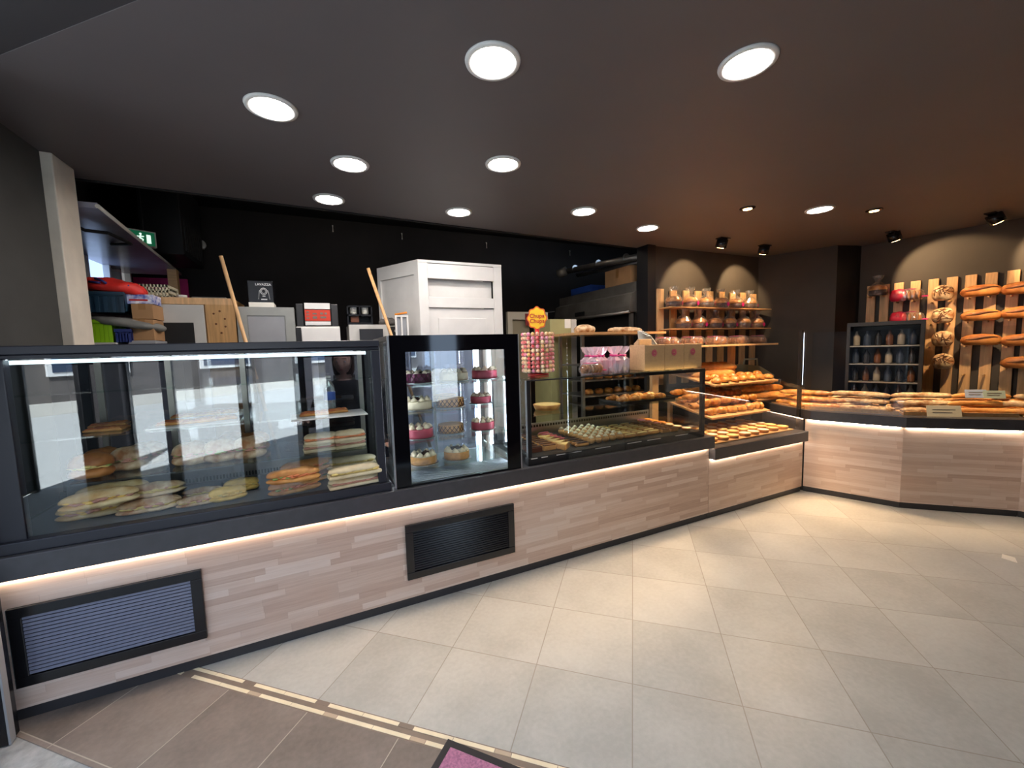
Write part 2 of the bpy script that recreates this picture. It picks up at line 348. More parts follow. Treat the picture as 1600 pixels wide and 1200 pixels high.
# windows of the kitchen's left wall
bm = bm_new(); bm2 = bm_new()
for i, (y0, y1) in enumerate(((2.72, 3.12), (3.4, 3.62))):
    bm = bm_new(); z0, z1 = 2.22, 2.52
    for a_, b__ in (((y0 - .04, z0 - .04), (y1 + .04, z0)), ((y0 - .04, z1), (y1 + .04, z1 + .04)), ((y0 - .04, z0), (y0, z1)), ((y1, z0), (y1 + .04, z1))):
        box(bm, (-1.95, a_[0], a_[1]), (-1.88, b__[0], b__[1]))
    wn = struct('window_%d' % (i + 1), bm, M['white'])
    p = obj('window_pane', mesh(box(bm_new(), (-1.94, y0, z0), (-1.93, y1, z1)), mat('daylit_pane', (170, 195, 235), .5, emit=1.6 if i == 0 else .5) if i == 0 else mat('dim_daylit_pane', (190, 190, 190), .5, emit=.35)), wn)
# black door post at the far left of the counter, and a light grey stone jamb beyond it
bm = bm_new(); box(bm, (-1.36, -.13, 0), (-1.245, -.06, .66)); box(bm, (-1.36, -.13, 0), (-1.29, -.06, 2.7)); o = struct('door_1', bm, M['frame'])
obj('jamb_seal', mesh(box(bm_new(), (-1.243, -.13, 0), (-1.236, -.10, .62)), M['grey']), o)
bm = bm_new(); box(bm, (-1.42, -.26, 0), (-1.305, -.15, .35), bev=.01); struct('trim_5', bm, mat('jamb_stone', (150, 155, 170), .6, var=.15))
# pillar
one('square_pillar', box(bm_new(), (-1.345, .82, 0), (-1.281, 1.05, 2.7), bev=.006), mat('beige_plaster', (222, 212, 196), .7, var=.08, vs=6, bump=.1), 'pale beige square pillar rising beside the dark grey left wall', 'pillar')

# ------------------------------------------------------------------ counter
M['panel'] = strip_wood('pale_oak_strips', [(.15, (196, 166, 150)), (.4, (212, 186, 170)), (.6, (222, 200, 186)), (.85, (234, 218, 208))])
def counter_run(name, label, p, q, depth, zt, side=-1, x0=0):
    p, q = Vector(p), Vector(q); d = q - p; L = d.length; rz = math.atan2(d.y, d.x)
    t = thing(name, label, 'counter', (p.x, p.y, 0), rz)
    obj('front_panel', mesh(box(bm_new(), (0, 0, .055), (L, .025, zt)), M['panel']), t)
    obj('plinth', mesh(box(bm_new(), (0, .012, 0), (L, .04, .055)), M['kick']), t)
    obj('carcass', mesh(box(bm_new(), (0.0, .04, 0), (L, depth, zt)), M['satin']), t)
    obj('light_strip', mesh(box(bm_new(), (0.02, -.012, zt - .012), (L - .02, -.002, zt - .001)), M['ledwarm']), t)
    return t, L
c1, L1 = counter_run('serving_counter', 'long pale oak fronted counter under the glass display cases', (-1.33, 0), (2.985, 0), .72, .648)
c2, L2 = counter_run('serving_counter', 'lower pale oak fronted counter section under the tart display', (2.99, 0), (4.36, 0), .85, .538)
def vent(parent, x0, x1, z0, z1, n, m, label):
    bm = bm_new(); w_ = .045
    box(bm, (x0, -.018, z0), (x1, 0, z0 + w_), bev=.003); box(bm, (x0, -.018, z1 - w_), (x1, 0, z1), bev=.003)
    box(bm, (x0, -.018, z0 + w_), (x0 + w_, 0, z1 - w_), bev=.003); box(bm, (x1 - w_, -.018, z0 + w_), (x1, 0, z1 - w_), bev=.003)
    v = obj('vent_grille', mesh(bm, M['frame']), parent); v['label'] = label
    bm = bm_new(); h = (z1 - z0 - 2 * w_) / n
    for k in range(n):
        zc = z0 + w_ + h * (k + .5)
        box(bm, (x0 + w_, -.013, -h * .36), (x1 - w_, -.010, h * .36), mtx=Matrix.Translation((0, 0, zc)) @ Matrix.Rotation(math.radians(-12), 4, 'X'))
    obj('louvres', mesh(bm, m), v)
    obj('backing', mesh(box(bm_new(), (x0 + w_, -.004, z0 + w_), (x1 - w_, -.001, z1 - w_)), M['black']), v)
vent(c1, 1.33 - 1.262, 1.33 - .597, .158, .512, 16, M['louvre'], 'black framed vent grille, left end of counter')
vent(c1, 1.33 + .385, 1.33 + 1.10, .175, .515, 17, M['frame'], 'black vent grille, middle of counter')
o = one('worktop', box(bm_new(), (-1.33, -.06, .65), (2.985, .75, .75), bev=.004), M['slab'], 'charcoal worktop slab running under the three glass cases', 'worktop')
o = one('worktop', box(bm_new(), (2.99, -.06, .54), (4.34, .87, .64), bev=.004), M['slab'], 'lower charcoal worktop slab under the tarts', 'worktop')
# angled runs to the right
K = [(4.387, .0), (4.66, -.66), (5.247, -1.212), (5.62, -2.6)]
labs = ['short angled oak counter section at the inner corner', 'oak fronted counter under the bread trays at the far right', 'oak fronted counter end running out of frame at right']
labw = ['short angled charcoal worktop at the inner corner', 'charcoal worktop holding the baguettes at far right', 'charcoal worktop end at the right frame edge']
offs = []
for i in range(4):
    p = Vector(K[i]); ds = []
    if i > 0: ds.append((Vector(K[i]) - Vector(K[i - 1])).normalized())
    if i < 3: ds.append((Vector(K[i + 1]) - Vector(K[i])).normalized())
    d = sum(ds, Vector((0, 0))).normalized(); offs.append(Vector((-d.y, d.x)))
offs = [o_ if o_.x > 0 else -o_ for o_ in offs]; offs[0] = Vector((.35, .94)).normalized()
def kp(i, o_): return Vector(K[i]) + offs[i] * o_
for i in range(3):
    p, q = Vector(K[i]), Vector(K[i + 1]); d = q - p; L = d.length; rz = math.atan2(d.y, d.x)
    t = thing('serving_counter', labs[i], 'counter', (p.x, p.y, 0), rz)
    R_ = Matrix.Translation((p.x, p.y, 0)) @ Matrix.Rotation(rz, 4, 'Z'); Ri = R_.inverted()
    def loc(pt, z): return Ri @ Vector((pt[0], pt[1], z))
    obj('front_panel', mesh(box(bm_new(), (0, 0, .055), (L, .02, .748)), M['panel']), t)
    obj('plinth', mesh(box(bm_new(), (0, .01, 0), (L, .03, .055)), M['kick']), t)
    bm = bm_new(); prism(bm, [loc(kp(i, .035), 0), loc(kp(i + 1, .035), 0), loc(kp(i + 1, .62), 0), loc(kp(i, .62), 0)], 0, .748)
    obj('carcass', mesh(bm, M['satin']), t)
    obj('light_strip', mesh(box(bm_new(), (0.02, -.012, .736), (L - .02, -.002, .747)), M['ledwarm']), t)
    one('worktop', prism(bm_new(), [kp(i, -.06), kp(i + 1, -.06), kp(i + 1, .66), kp(i, .66)], .75, .84), M['slab'], labw[i], 'worktop')

# mat
bm = bm_new(); box(bm, (0, 0, 0), (.9, .60, .008), 0, bev=.003)
o = thing('entrance_mat', 'pink entrance mat with black rubber edge on the threshold', 'mat', tuple(AZ(700, 1156, 0)), TD - .1)
def fbox(a, b, **k): return mesh(box(bm_new(), a, b, **k), M['frame'])
obj('rubber_edge', mesh(box(bm_new(), (0, -.62, .0), (.9, 0, .006), bev=.002), mat('black_rubber', (30, 28, 32), .7)), o)
bm = bm_new(); box(bm, (.03, -.59, .006), (.87, -.03, .013), bev=.003)
obj('pile', mesh(bm, mat('pink_carpet', (206, 138, 172), .95, var=.2, vs=120, bump=.9, bs=400)), o)

# ------------------------------------------------------------------ ceiling lights
ring = mesh(lathe(bm_new(), [(.088, -.004), (.092, -.010), (.110, -.008), (.113, 0), (.088, 0)], 40, cap=False), M['white'])
disc = mesh(lathe(bm_new(), [(.0885, -.0035), (.0885, -.001)], 40), M['lamp'])
LAMPS = [((770, 96), 'front centre of the ceiling, nearest the camera'), ((1168, 98), 'front right of the ceiling'), ((424, 168), 'front left of the ceiling'), ((547, 256), 'second row, left'), ((786, 256), 'second row, centre'),
         ((514, 311), 'back row by the kitchen opening, leftmost'), ((717, 331), 'back row above the wardrobe, second from left'), ((912, 330), 'third from left in the back row'), ((1012, 356), 'rightmost of the back row above the kitchen post'), ((1281, 327), 'between two gimbal spots at right')]
for (u, v), s in LAMPS:
    p = AZ(u, v, 2.7)
    kit('recessed_downlight', [('trim_ring', ring), ('diffuser', disc)], 'round white downlight, ' + s, 'ceiling light', tuple(p), 0, 'round downlights in the dark ceiling')
gr = mesh(lathe(bm_new(), [(.038, -.012), (.046, -.010), (.062, -.004), (.062, 0), (.038, 0)], 32, cap=False), M['frame'])
gl = mesh(lathe(bm_new(), [(.034, -.011), (.034, -.004)], 32), M['spot'])
BREADT = Vector((4.0, .45, .9))
for (u, v), tgt, s in [((1168, 325), (3.7, .5, 1.0), 'left of the right-hand downlight'), ((1366, 328), (5.0, -.2, .9), 'right of the right-hand downlight')]:
    p = AZ(u, v, 2.7)
    kit('gimbal_spotlight', [('bezel', gr), ('lens', gl)], 'small warm gimbal spot ' + s, 'spotlight', tuple(p), 0, 'recessed gimbal spots')
    spot(p + Vector((0, 0, -.02)), tgt, 190, (1, .66, .36), 72)
    if u == 1168: spot(p + Vector((0, 0, -.02)), (2.15, .25, .85), 300, (1, .70, .42), 50)  # second beam added to this fixture to brighten the pastry case
bm = bm_new(); lathe(bm, [(.035, -.105), (.058, -.10), (.058, -.01), (.035, -.01)], 24); can = mesh(bm, M['frame'])
plate = mesh(box(bm_new(), (-.075, -.04, -.012), (.075, .04, 0), bev=.004), M['frame'])
lens = mesh(lathe(bm_new(), [(.034, -.1065), (.034, -.100)], 24), M['spot'])
for (u, v), tgt, pw, s in [((1130, 380), (4.15, 1.3, 2.2), 42, 'leftmost, over the panettone rack'), ((1195, 391), (5.1, 1.3, 2.2), 42, 'over the right end of the panettone rack'), ((1395, 370), CC(.75, 0, 2.2), 42, 'in front of the loaf racks'), ((1551, 341), CC(1.75, 0, 2.2), 50, 'rightmost, over the loaf racks')]:
    p = AZ(u, v - 8, 2.7)
    if p.y > 1.1: p.y = 1.05; p.x -= .12
    t = thing('surface_spotlight', 'black surface mounted spot ' + s, 'spotlight', tuple(p), 0, 'black spots along the back walls')
    obj('mounting_plate', plate, t)
    d = Vector(tgt) - p; q = Vector((0, 0, -1)).rotation_difference(Vector((d.x * .5, d.y * .5, -abs(d.z) - .3)).normalized()).to_euler()
    h = obj('spot_head', can, t, rot=q); obj('lens', lens, h)
    spot(p + Vector((0, 0, -.13)), tgt, pw, (1, .68, .36), 75, .35, .02)
for x, tgt in ((4.3, (3.5, .3, .9)), (5.55, (5.9, -.6, 1.2))): spot((x, .2 if x < 5 else -1.0, 2.62), tgt, 130, (1, .68, .38), 80)  # two added beams without fixtures, brighten the bread displays

# ------------------------------------------------------------------ sandwich case
X0, X1, Y0, Y1, ZB, ZT = -1.32, .298, 0.0, .62, .75, 1.612
t = thing('sandwich_display_case', 'wide black framed glass case of sandwiches at the left end of counter', 'display case', (X0, 0, ZB))
def L_(x, y, z): return (x - X0, y, z - ZB)
def bxs(parent, name, items, m, bev=.002, label=None):
    bm = bm_new()
    for a, b in items: box(bm, a, b, bev=bev)
    o = obj(name, mesh(bm, m), parent)
    if label: o['label'] = label
    return o
W1 = X1 - X0; H1 = ZT - ZB
bxs(t, 'frame', [((0, -.02, H1 - .036), (W1, .05, H1)), ((0, .0, H1 - .055), (W1, .02, H1 - .036)), ((0, .05, H1 - .03), (W1, Y1, H1)), ((W1 - .045, -.012, .04), (W1, .03, H1 - .055)), ((W1 - .03, .58, .04), (W1, Y1, H1)), ((0, -.012, .04), (.15, .03, H1 - .055)),
    ((0, -.035, 0), (W1 + .02, .02, .05)), ((0, .02, 0), (W1, Y1, .045)), ((W1 - .012, .03, .04), (W1, .58, .07))], mat('blue_black_frame', (34, 35, 45), .35), .004)
bxs(t, 'front_glass', [((.15, -.005, .05), (W1 - .045, .001, H1 - .055))], M['glass'], 0)
bxs(t, 'side_glass', [((W1 - .006, .03, .07), (W1 - .001, .58, H1 - .03))], M['glass'], 0)
for k, z in enumerate((.988, 1.195, 1.40)):
    bxs(t, 'glass_shelf', [((.05, .09 + k * .03, z - ZB - .008), (W1 - .02, .56, z - ZB))], M['shelfglass'], 0)
bxs(t, 'light_strip', [((.12, .03, H1 - .077), (W1 - .07, .05, H1 - .060))], M['ledcool'], 0)
bxs(t, 'light_strip', [((.08, .022, H1 - .052), (W1 - .06, .034, H1 - .040))], mat('added_case_led', (230, 238, 245), .5, emit=16), 0)  # second strip added out of sight behind the top bar, brightens the food
for x in (-1.10, -.80, -.44, .235): bxs(t, 'shelf_post', [((x - X0 - .014, .56, .045), (x - X0 + .014, .575, H1 - .05))], M['steeldull'], 0)
bxs(t, 'door_frames', [((x - X0 - .02, .59, .045), (x - X0 + .02, .61, H1 - .03)) for x in (-1.17, -.76, -.40, .0, .26)] + [((0, .585, .045), (W1, .61, .09)), ((0, .585, H1 - .09), (W1, .61, H1 - .05))], M['satin'], 0)
bxs(t, 'cooling_grille', [((.05, .53, .05), (W1 - .05, .56, .13))] , M['steeldull'], .004)
bm = bm_new()
for i in range(90): box(bm, (.08 + i * .0165, .5285, .06), (.088 + i * .0165, .531, .085))
obj('grille_slots', mesh(bm, M['black']), t)
bxs(t, 'rear_glass', [((.02, .577, .09), (W1 - .03, .583, H1 - .05))], glass_mat('view_dimming_glass', (.42, .45, .52), .06), 0)  # tint added to dim the view behind the case
bxs(t, 'deck', [((.03, .02, .045), (W1 - .03, .53, .05))], mat('blue_grey_deck', (66, 72, 84), .3), 0)
# ---- food prototypes
def me_loaf(m, **k): return mesh(loaf(bm_new(), **k), m)
def long_sand(seed, L=.3, W=.085, H=.075, crust='crust', fill=('ham', 'lettuce')):
    rd = random.Random(seed); hb = H * .46
    bot = mesh(loaf(bm_new(), L=L, W=W, H=2 * hb / 1.8, flat=.8, p=3.2, seed=seed, nz=.05), M[crust])
    top = mesh(loaf(bm_new(), L=L * .98, W=W * .95, H=2 * H * .5 / 1.15, flat=.15, p=3.2, seed=seed + 1, c=(0, .006, H * .48), nz=.05), M[crust])
    bm = bm_new()
    for i in range(15):
        x = (i - 7) * L * .053; e = (1 - abs(i - 7) / 8) ** .5
        ball(bm, (x, -W * .40 * e + rd.uniform(-.006, .004), H * .47 + rd.uniform(-.006, .006)), min(W, .09) * .13, rd.choice((0, 0, 0, 1)), 8, (1.5, 1.0, rd.uniform(.35, .7)))
    for i in range(5): ball(bm, ((i - 2) * L * .13, 0, H * .47), min(W * .33, L * .10), 0, 8, (1.5, 1.1, .22))
    return [('lower_bread', bot), ('upper_bread', top), ('filling', mesh(bm, [M[fill[0]], M[fill[1]]]))]
def bun_sand(seed, fill=('ham', 'lettuce'), crust='floury'): return long_sand(seed, .155, .125, .112, crust, fill)
def panino(seed, L=.17, fill='ham'):
    bot = mesh(box(bm_new(), (-L / 2, -.045, 0), (L / 2, .045, .022), bev=.011), M['pale']); top = mesh(loaf(bm_new(), L=L, W=.092, H=.05, flat=.1, p=5, seed=seed, c=(0, 0, .032)), M['pale'])
    rd = random.Random(seed); bm = bm_new()
    for i in range(7): ball(bm, ((i - 3) * L * .125, -.034, .03), .017, 0, 8, (1.3, .8, .5))
    box(bm, (-L * .42, -.035, .018), (L * .42, .035, .034), bev=.004)
    return [('lower_bread', bot), ('upper_bread', top), ('filling', mesh(bm, M[fill]))]
def pizza_me(seed, top='pizza', L=.15):
    base = bm_new(); box(base, (-L / 2, -.05, 0), (L / 2, .05, .012), bev=.006)
    rd = random.Random(seed); bm = bm_new(); box(bm, (-L / 2 + .008, -.042, .011), (L / 2 - .008, .042, .016), bev=.003)
    for i in range(9): ball(bm, (rd.uniform(-.4, .4) * L, rd.uniform(-.03, .03), .016), .011, 0, 8, (1.3, 1, .5))
    return [('crust', mesh(base, M['crust'])), ('topping', mesh(bm, M[top]))]
P_ = dict(yl=[long_sand(i, .27, .085, .075, 'goldpale', ('egg', 'ham')) for i in (1, 2)], fl=[long_sand(i, .25, .085, .065, 'floury', ('cheese', 'ham')) for i in (3, 4)], eg=[long_sand(5, .17, .09, .07, 'egg', ('egg', 'cheese'))],
    sal=[long_sand(i, .26, .08, .075, 'crust', ('salmon', 'lettuce')) for i in (6, 7)], bun=[bun_sand(i) for i in (8, 9)], bun2=[bun_sand(10, ('cheese', 'lettuce'), 'dark')], pan=[panino(11), panino(12, fill='salmon')], panl=[panino(13, .28), panino(14, .28, 'cheese')], piz=[pizza_me(1), pizza_me(2)])
def put(kindname, key, lst, z, cat, words, where, group, rz=0, jit=.12, sc=1, k0=0):
    n = len(lst)
    for i, it in enumerate(lst):
        u, v = it[0], it[1]; dz = it[2] if len(it) > 2 else 0
        p = AZ(u, v, z + dz); pr = P_[key][(i + k0) % len(P_[key])]
        kit(kindname, pr, '%s, %s' % (words, where[i] if isinstance(where, (list, tuple)) else place(i, n) + ' ' + where), cat, tuple(p), rz + random.uniform(-jit, jit), group, sc)
D1 = .801
put('sandwich', 'yl', [(150, 806), (175, 797), (158, 790, .075), (195, 781), (178, 777, .075)], D1, 'sandwich', 'long pale roll filled with egg', ['front left of the left pile', 'front right of the left pile', 'on top of the left pile, front', 'rear of the left pile', 'on top of the left pile, rear'], 'sandwiches on the case deck', .15)
put('sandwich', 'fl', [(235, 798), (232, 783), (248, 772), (240, 774, .06)], D1, 'sandwich', 'floury flat roll with ham and cheese', ['front of the second pile', 'middle of the second pile', 'rear of the second pile', 'on top of the second pile'], 'sandwiches on the case deck', .1)
put('sandwich', 'fl', [(312, 788), (318, 775)], D1, 'sandwich', 'short floury roll with cheese', ['front, beside the yellow rolls', 'rear, beside the yellow rolls'], 'sandwiches on the case deck', .1, sc=.75)
put('sandwich', 'eg', [(357, 780), (378, 766)], D1, 'sandwich', 'yellow egg coated roll on the deck', ['front one of two', 'rear one of two'], 'yellow rolls', .2)
put('sandwich', 'sal', [(462, 768), (478, 754, .0), (460, 752, .075), (478, 738, .075), (496, 735, .0)], D1, 'sandwich', 'baguette with salmon and lettuce', ['front of its pile', 'behind the front one at the bottom', 'second layer, front', 'second layer, rear', 'rearmost at the bottom'], 'salmon baguettes', .12)
put('sandwich', 'panl', [(555, 757), (555, 742, .062), (550, 741, .0), (550, 727, .062)], D1, 'sandwich', 'long white panino', ['bottom front of the white stack', 'top front of the white stack', 'bottom rear of the white stack', 'top rear of the white stack'], 'white panini on the deck', .08)
put('sandwich', 'bun2', [(145, 745), (163, 735)], .989, 'sandwich', 'dark crusted round sandwich at left of lower shelf', ['front one', 'rear one'], 'round sandwiches on the lower shelf', .1, sc=1.05)
put('sandwich', 'bun', [(205, 732), (232, 724)], .989, 'sandwich', 'floury round sandwich with ham', ['second pair, left one', 'second pair, right one'], 'round sandwiches on the lower shelf', .1, sc=1.05)
put('sandwich', 'bun', [(300, 724), (347, 719), (391, 714)], .989, 'sandwich', 'floury round sandwich in the middle trio', ['left one', 'centre one', 'right one'], 'round sandwiches on the lower shelf', .1, sc=1.05)
put('sandwich', 'bun2', [(366, 704, .0), (399, 703, .0)], .989, 'sandwich', 'dark crusted round sandwich behind the middle trio', ['left one', 'right one'], 'round sandwiches on the lower shelf', .1)
put('sandwich', 'pan', [(500, 704), (502, 692, .06), (547, 698), (546, 687, .06)], .989, 'sandwich', 'small white panino on the lower shelf', ['bottom of left stack', 'top of left stack', 'bottom of right stack', 'top of right stack'], 'panini on the lower shelf', .08)
P_['tray'] = [[('tray', mesh(box(box(bm_new(), (-.20, -.13, 0), (.20, .13, .006), bev=.002), (-.20, -.13, .005), (.20, -.125, .014)), M['white']))]]
for i, (u, v, s_) in enumerate(((310, 661, 'under the pizza slices, middle shelf left'), (515, 649, 'under the pizza squares at the right of the middle shelf'))):
    p = AZ(u, v, 1.196); tr = one('serving_tray', box(bm_new(), (-.19, -.12, 0), (.19, .12, .007), bev=.003), M['white'], 'flat white tray ' + s_, 'tray', tuple(p), .05)
put('pizza_slice', 'piz', [(276, 662), (312, 659), (345, 655)], 1.204, 'pizza', 'pizza slice with tomato on the left tray', ['left one', 'middle one', 'right one'], 'pizza slices', .05)
put('pizza_slice', 'piz', [(290, 651), (325, 648), (352, 645)], 1.204, 'pizza', 'pizza slice at the back of the left tray', ['left one', 'middle one', 'right one'], 'pizza slices', .05, sc=.85)
put('pizza_slice', 'piz', [(492, 648), (522, 644)], 1.204, 'pizza', 'pizza square on the right tray', ['left one', 'right one'], 'pizza slices', .05)
put('pizza_slice', 'piz', [(168, 672), (172, 665)], 1.196, 'pizza', 'pizza slice on the bare glass at far left', ['front one', 'rear one'], 'pizza slices', .05)
# bottle
p = AZ(517, 641, 1.204) + Vector((.0, .12, -.008))
t = thing('water_bottle', 'clear plastic water bottle with blue label behind the right pizza tray', 'bottle', tuple(p))
obj('bottle_body', mesh(lathe(bm_new(), [(.03, 0), (.033, .01), (.033, .12), (.028, .15), (.012, .18), (.011, .195)], 20), M['cello']), t)
obj('label_band', mesh(lathe(bm_new(), [(.0335, .06), (.0335, .11)], 20, cap=False), mat('blue_label', (40, 80, 160), .4)), t)
obj('cap', mesh(lathe(bm_new(), [(.013, .193), (.013, .21)], 16), M['white']), t)

# ------------------------------------------------------------------ cake cabinet
X0, X1, ZB, ZT = .350, 1.155, .75, 1.636; W1 = X1 - X0; H1 = ZT - ZB
t = thing('cake_display_fridge', 'tall black framed glass fridge full of cakes', 'display fridge', (X0, 0, ZB))
bxs(t, 'front_frame', [((0, -.03, H1 - .095), (W1, -.022, H1)), ((0, -.03, 0), (.085, -.022, H1 - .095)), ((W1 - .095, -.03, 0), (W1, -.022, H1 - .095)), ((.085, -.03, 0), (W1 - .095, -.022, .012))], M['gloss'], 0)
for it in [((-.012, -.032, -.0), (0, -.01, H1)), ((W1, -.032, 0), (W1 + .008, -.01, H1)), ((-.008, .62, 0), (.012, .64, H1)), ((W1 - .012, .62, 0), (W1 + .008, .64, H1))]: bxs(t, 'edge_trim', [it], M['steel'], .002)
bxs(t, 'top_panel', [((-.01, -.02, H1 - .03), (W1 + .006, .64, H1))], M['satin'], .003)
bxs(t, 'front_glass', [((.085, -.024, .012), (W1 - .095, -.018, H1 - .095))], M['glass'], 0)
for x in (0, W1 - .006): bxs(t, 'side_glass', [((x, -.01, .02), (x + .006, .62, H1 - .03))], M['glass'], 0)
bxs(t, 'back_glass', [((.012, .625, .03), (W1 - .012, .631, H1 - .03))], glass_mat('tinted_back_glass', (.55, .62, .75), .10), 0)
bxs(t, 'base_deck', [((0, -.018, 0), (W1, .62, .012))], M['steel'], 0)
bm = bm_new()
for i in range(26): tube(bm, [(.03, .0 + i * .0235, .018), (W1 - .03, .0 + i * .0235, .018)], .0035, 6)
for i in range(9): tube(bm, [(.03 + i * (W1 - .06) / 8, 0, .014), (.03 + i * (W1 - .06) / 8, .6, .014)], .003, 6)
obj('floor_grid', mesh(bm, mat('white_wire', (205, 215, 228), .35)), t)
SH = (.83, .995, 1.172, 1.34)
for z in SH: bxs(t, 'glass_shelf', [((.03, .03, z - ZB - .008), (W1 - .03, .56, z - ZB - .001))], M['shelfglass'], 0)
for x in (.012, W1 - .022):
    o = bxs(t, 'light_strip', [((x, .10, .03 + k * .0195), (x + .006, .112, .042 + k * .0195)) for k in range(41)], mat('led_dots', (235, 242, 255), .5, emit=26), 0)
bxs(t, 'light_strip', [((W1 - .06, .585, .03), (W1 - .045, .60, H1 - .05))], mat('bright_cool_led', (225, 238, 255), .5, emit=30), 0)
bxs(t, 'shelf_rails', [((.05, .60, .02), (.07, .612, H1 - .04)), ((W1 - .04, .60, .02), (W1 - .02, .612, H1 - .04)), ((W1 / 2 - .01, .60, .02), (W1 / 2 + .01, .612, H1 - .04))], M['steel'], .001)
def cake(R, H, side, topm, style, seed):
    rd = random.Random(seed); S_ = lambda r, z: (r, z)
    body = lathe(bm_new(), [(R * .97, 0), (R, .004), (R, H - .004), (R * .97, H)], 36, mi=0)
    for f in body.faces: f.material_index = 1 if f.calc_center_median().z > H * .98 else 0
    parts = [('cake_body', mesh(body, [M[side], M[topm]]))]
    if style != 'flat' and style != 'lattice':
        bm = bm_new()
        for k in range(8):
            a = 2 * PI * k / 8; lathe(bm, [(.019, 0), (.021, .008), (.013, .018), (.003, .028)], 10, (math.cos(a) * R * .72, math.sin(a) * R * .72, H), 0, .12, 5)
        if style == 'berries':
            for k in range(7): ball(bm, (rd.uniform(-.3, .3) * R, rd.uniform(-.3, .3) * R, H + .008), .011, 1, 8)
        if style == 'shards':
            for k in range(6):
                mm = Matrix.Translation((rd.uniform(-.35, .35) * R, rd.uniform(-.35, .35) * R, H + .014)) @ Matrix.Rotation(rd.uniform(0, 3), 4, 'Z') @ Matrix.Rotation(.9, 4, 'X')
                box(bm, (-.014, -.001, -.014), (.014, .001, .014), 1, mtx=mm)
        parts.append(('cream_rosettes', mesh(bm, [M['cream'], M['choco']])))
    else:
        bm = bm_new()
        for k in range(18):
            a = 2 * PI * k / 18
            for s_ in (1, -1): tube(bm, [((R + .001) * math.cos(a + s_ * j * .11), (R + .001) * math.sin(a + s_ * j * .11), .004 + (H - .008) * j / 4) for j in range(5)], .0022, 5, 0)
        parts.append(('chocolate_lattice', mesh(bm, M['choco'])))
    bd = lathe(bm_new(), [(R + .012, -.004), (R + .012, 0)], 36); parts.append(('cake_board', mesh(bd, M['steel'])))
    return parts
P_['c_pinkp'] = [cake(.088, .055, 'berry', 'berry', 'plain', 1)]; P_['c_white'] = [cake(.088, .05, 'cream', 'cream', 'shards', 2)]; P_['c_lat'] = [cake(.088, .055, 'sponge', 'sponge', 'lattice', 3)]
P_['c_pur'] = [cake(.09, .058, 'purple', 'cream', 'lattice', 4)]; P_['c_blk'] = [cake(.095, .05, 'cream', 'cream', 'berries', 5)]; P_['c_mous'] = [cake(.085, .05, 'sponge', 'cream', 'shards', 6)]
P_['c_pur'][0].insert(1, P_['c_white'][0][1]); P_['c_pur'][0][1] = ('cream_rosettes', P_['c_blk'][0][1][1])
CK = [('c_pur', 655, 598, 3, 'purple cake with piped lattice and cream, top shelf left', 1), ('c_blk', 703, 593, 3, 'white cake with cream rosettes and dark berries, top shelf centre', 1.0), ('c_pinkp', 757, 590, 3, 'pink glazed cake with cream, top shelf right', 1),
    ('c_white', 682, 585, 3, 'white cream cake behind the purple cake, top shelf', .9), ('c_white', 655, 640, 2, 'cream topped cake with chocolate shards, second shelf left', 1), ('c_lat', 706, 636, 2, 'brown and white marbled cake, second shelf centre', 1), ('c_pinkp', 754, 630, 2, 'pink glazed cake with cream, second shelf right', .82), ('c_lat', 688, 625, 2, 'brown cake half hidden behind the marbled cake', .9),
    ('c_pinkp', 657, 684, 1, 'pink glazed cake with white rosettes, third shelf left', 1), ('c_lat', 707, 676, 1, 'brown cake with dark chocolate lattice, third shelf centre', .95), ('c_pinkp', 757, 671, 1, 'pink glazed cake with cream, third shelf right', .9),
    ('c_mous', 664, 725, 0, 'cream cake with chocolate shards, lowest shelf left', .98), ('c_mous', 716, 717, 0, 'cream cake with chocolate shards, lowest shelf right', .98)]
for k, u, v, s_, lb, sc in CK:
    p = AZ(u, v, SH[s_]); p.y = .46 if 'behind' in lb else max(.15, min(.25, p.y + .03)); p.x = max(X0 + .12, min(X1 - .13, p.x))
    kit('cream_cake', P_[k][0], lb, 'cake', (p.x, p.y, SH[s_] + .004), random.uniform(0, 3), 'cakes in the glass fridge', sc)

# ------------------------------------------------------------------ pastry case
X0, X1, ZB, ZT = 1.215, 2.905, .75, 1.34; W1 = X1 - X0; H1 = ZT - ZB
t = thing('pastry_display_case', 'low black framed glass case of pastries right of the cake fridge', 'display case', (X0, 0, ZB))
bxs(t, 'frame', [((0, -.02, 0), (W1, .03, .055)), ((W1 - .035, -.02, .055), (W1, .01, H1 - .03)), ((0, -.02, .055), (.03, .01, H1 - .012)), ((W1 * .55, -.02, H1 - .035), (W1, .0, H1 - .008)), ((0, .62, 0), (W1, .66, .10)), ((W1 - .03, .62, .1), (W1, .66, H1 - .01)), ((0, .62, .1), (.03, .66, H1 - .01)), ((0, -.02, H1 - .018), (W1 * .55, -.005, H1 - .008))], M['satin'], .003)
bxs(t, 'front_glass', [((.03, -.012, .055), (W1 - .035, -.006, H1 - .02))], M['glass'], 0)
bxs(t, 'top_glass', [((0, -.02, H1 - .008), (W1, .66, H1))], M['shelfglass'], 0)
for x in (0.002, W1 - .008): bxs(t, 'side_glass', [((x, .01, .055), (x + .006, .62, H1 - .01))], M['glass'], 0)
bxs(t, 'glass_shelf', [((.02, .14, .30), (W1 - .02, .56, .308))], M['shelfglass'], 0)
bxs(t, 'deck', [((.03, .03, .05), (W1 - .03, .60, .055))], M['satin'], 0)
bxs(t, 'cooling_grille', [((.04, .585, .055), (W1 - .04, .60, .16))], M['steel'], .002)
bm = bm_new()
for i in range(58): box(bm, (.07 + i * .027, .5835, .125), (.088 + i * .027, .586, .145))
obj('grille_slots', mesh(bm, M['black']), t)
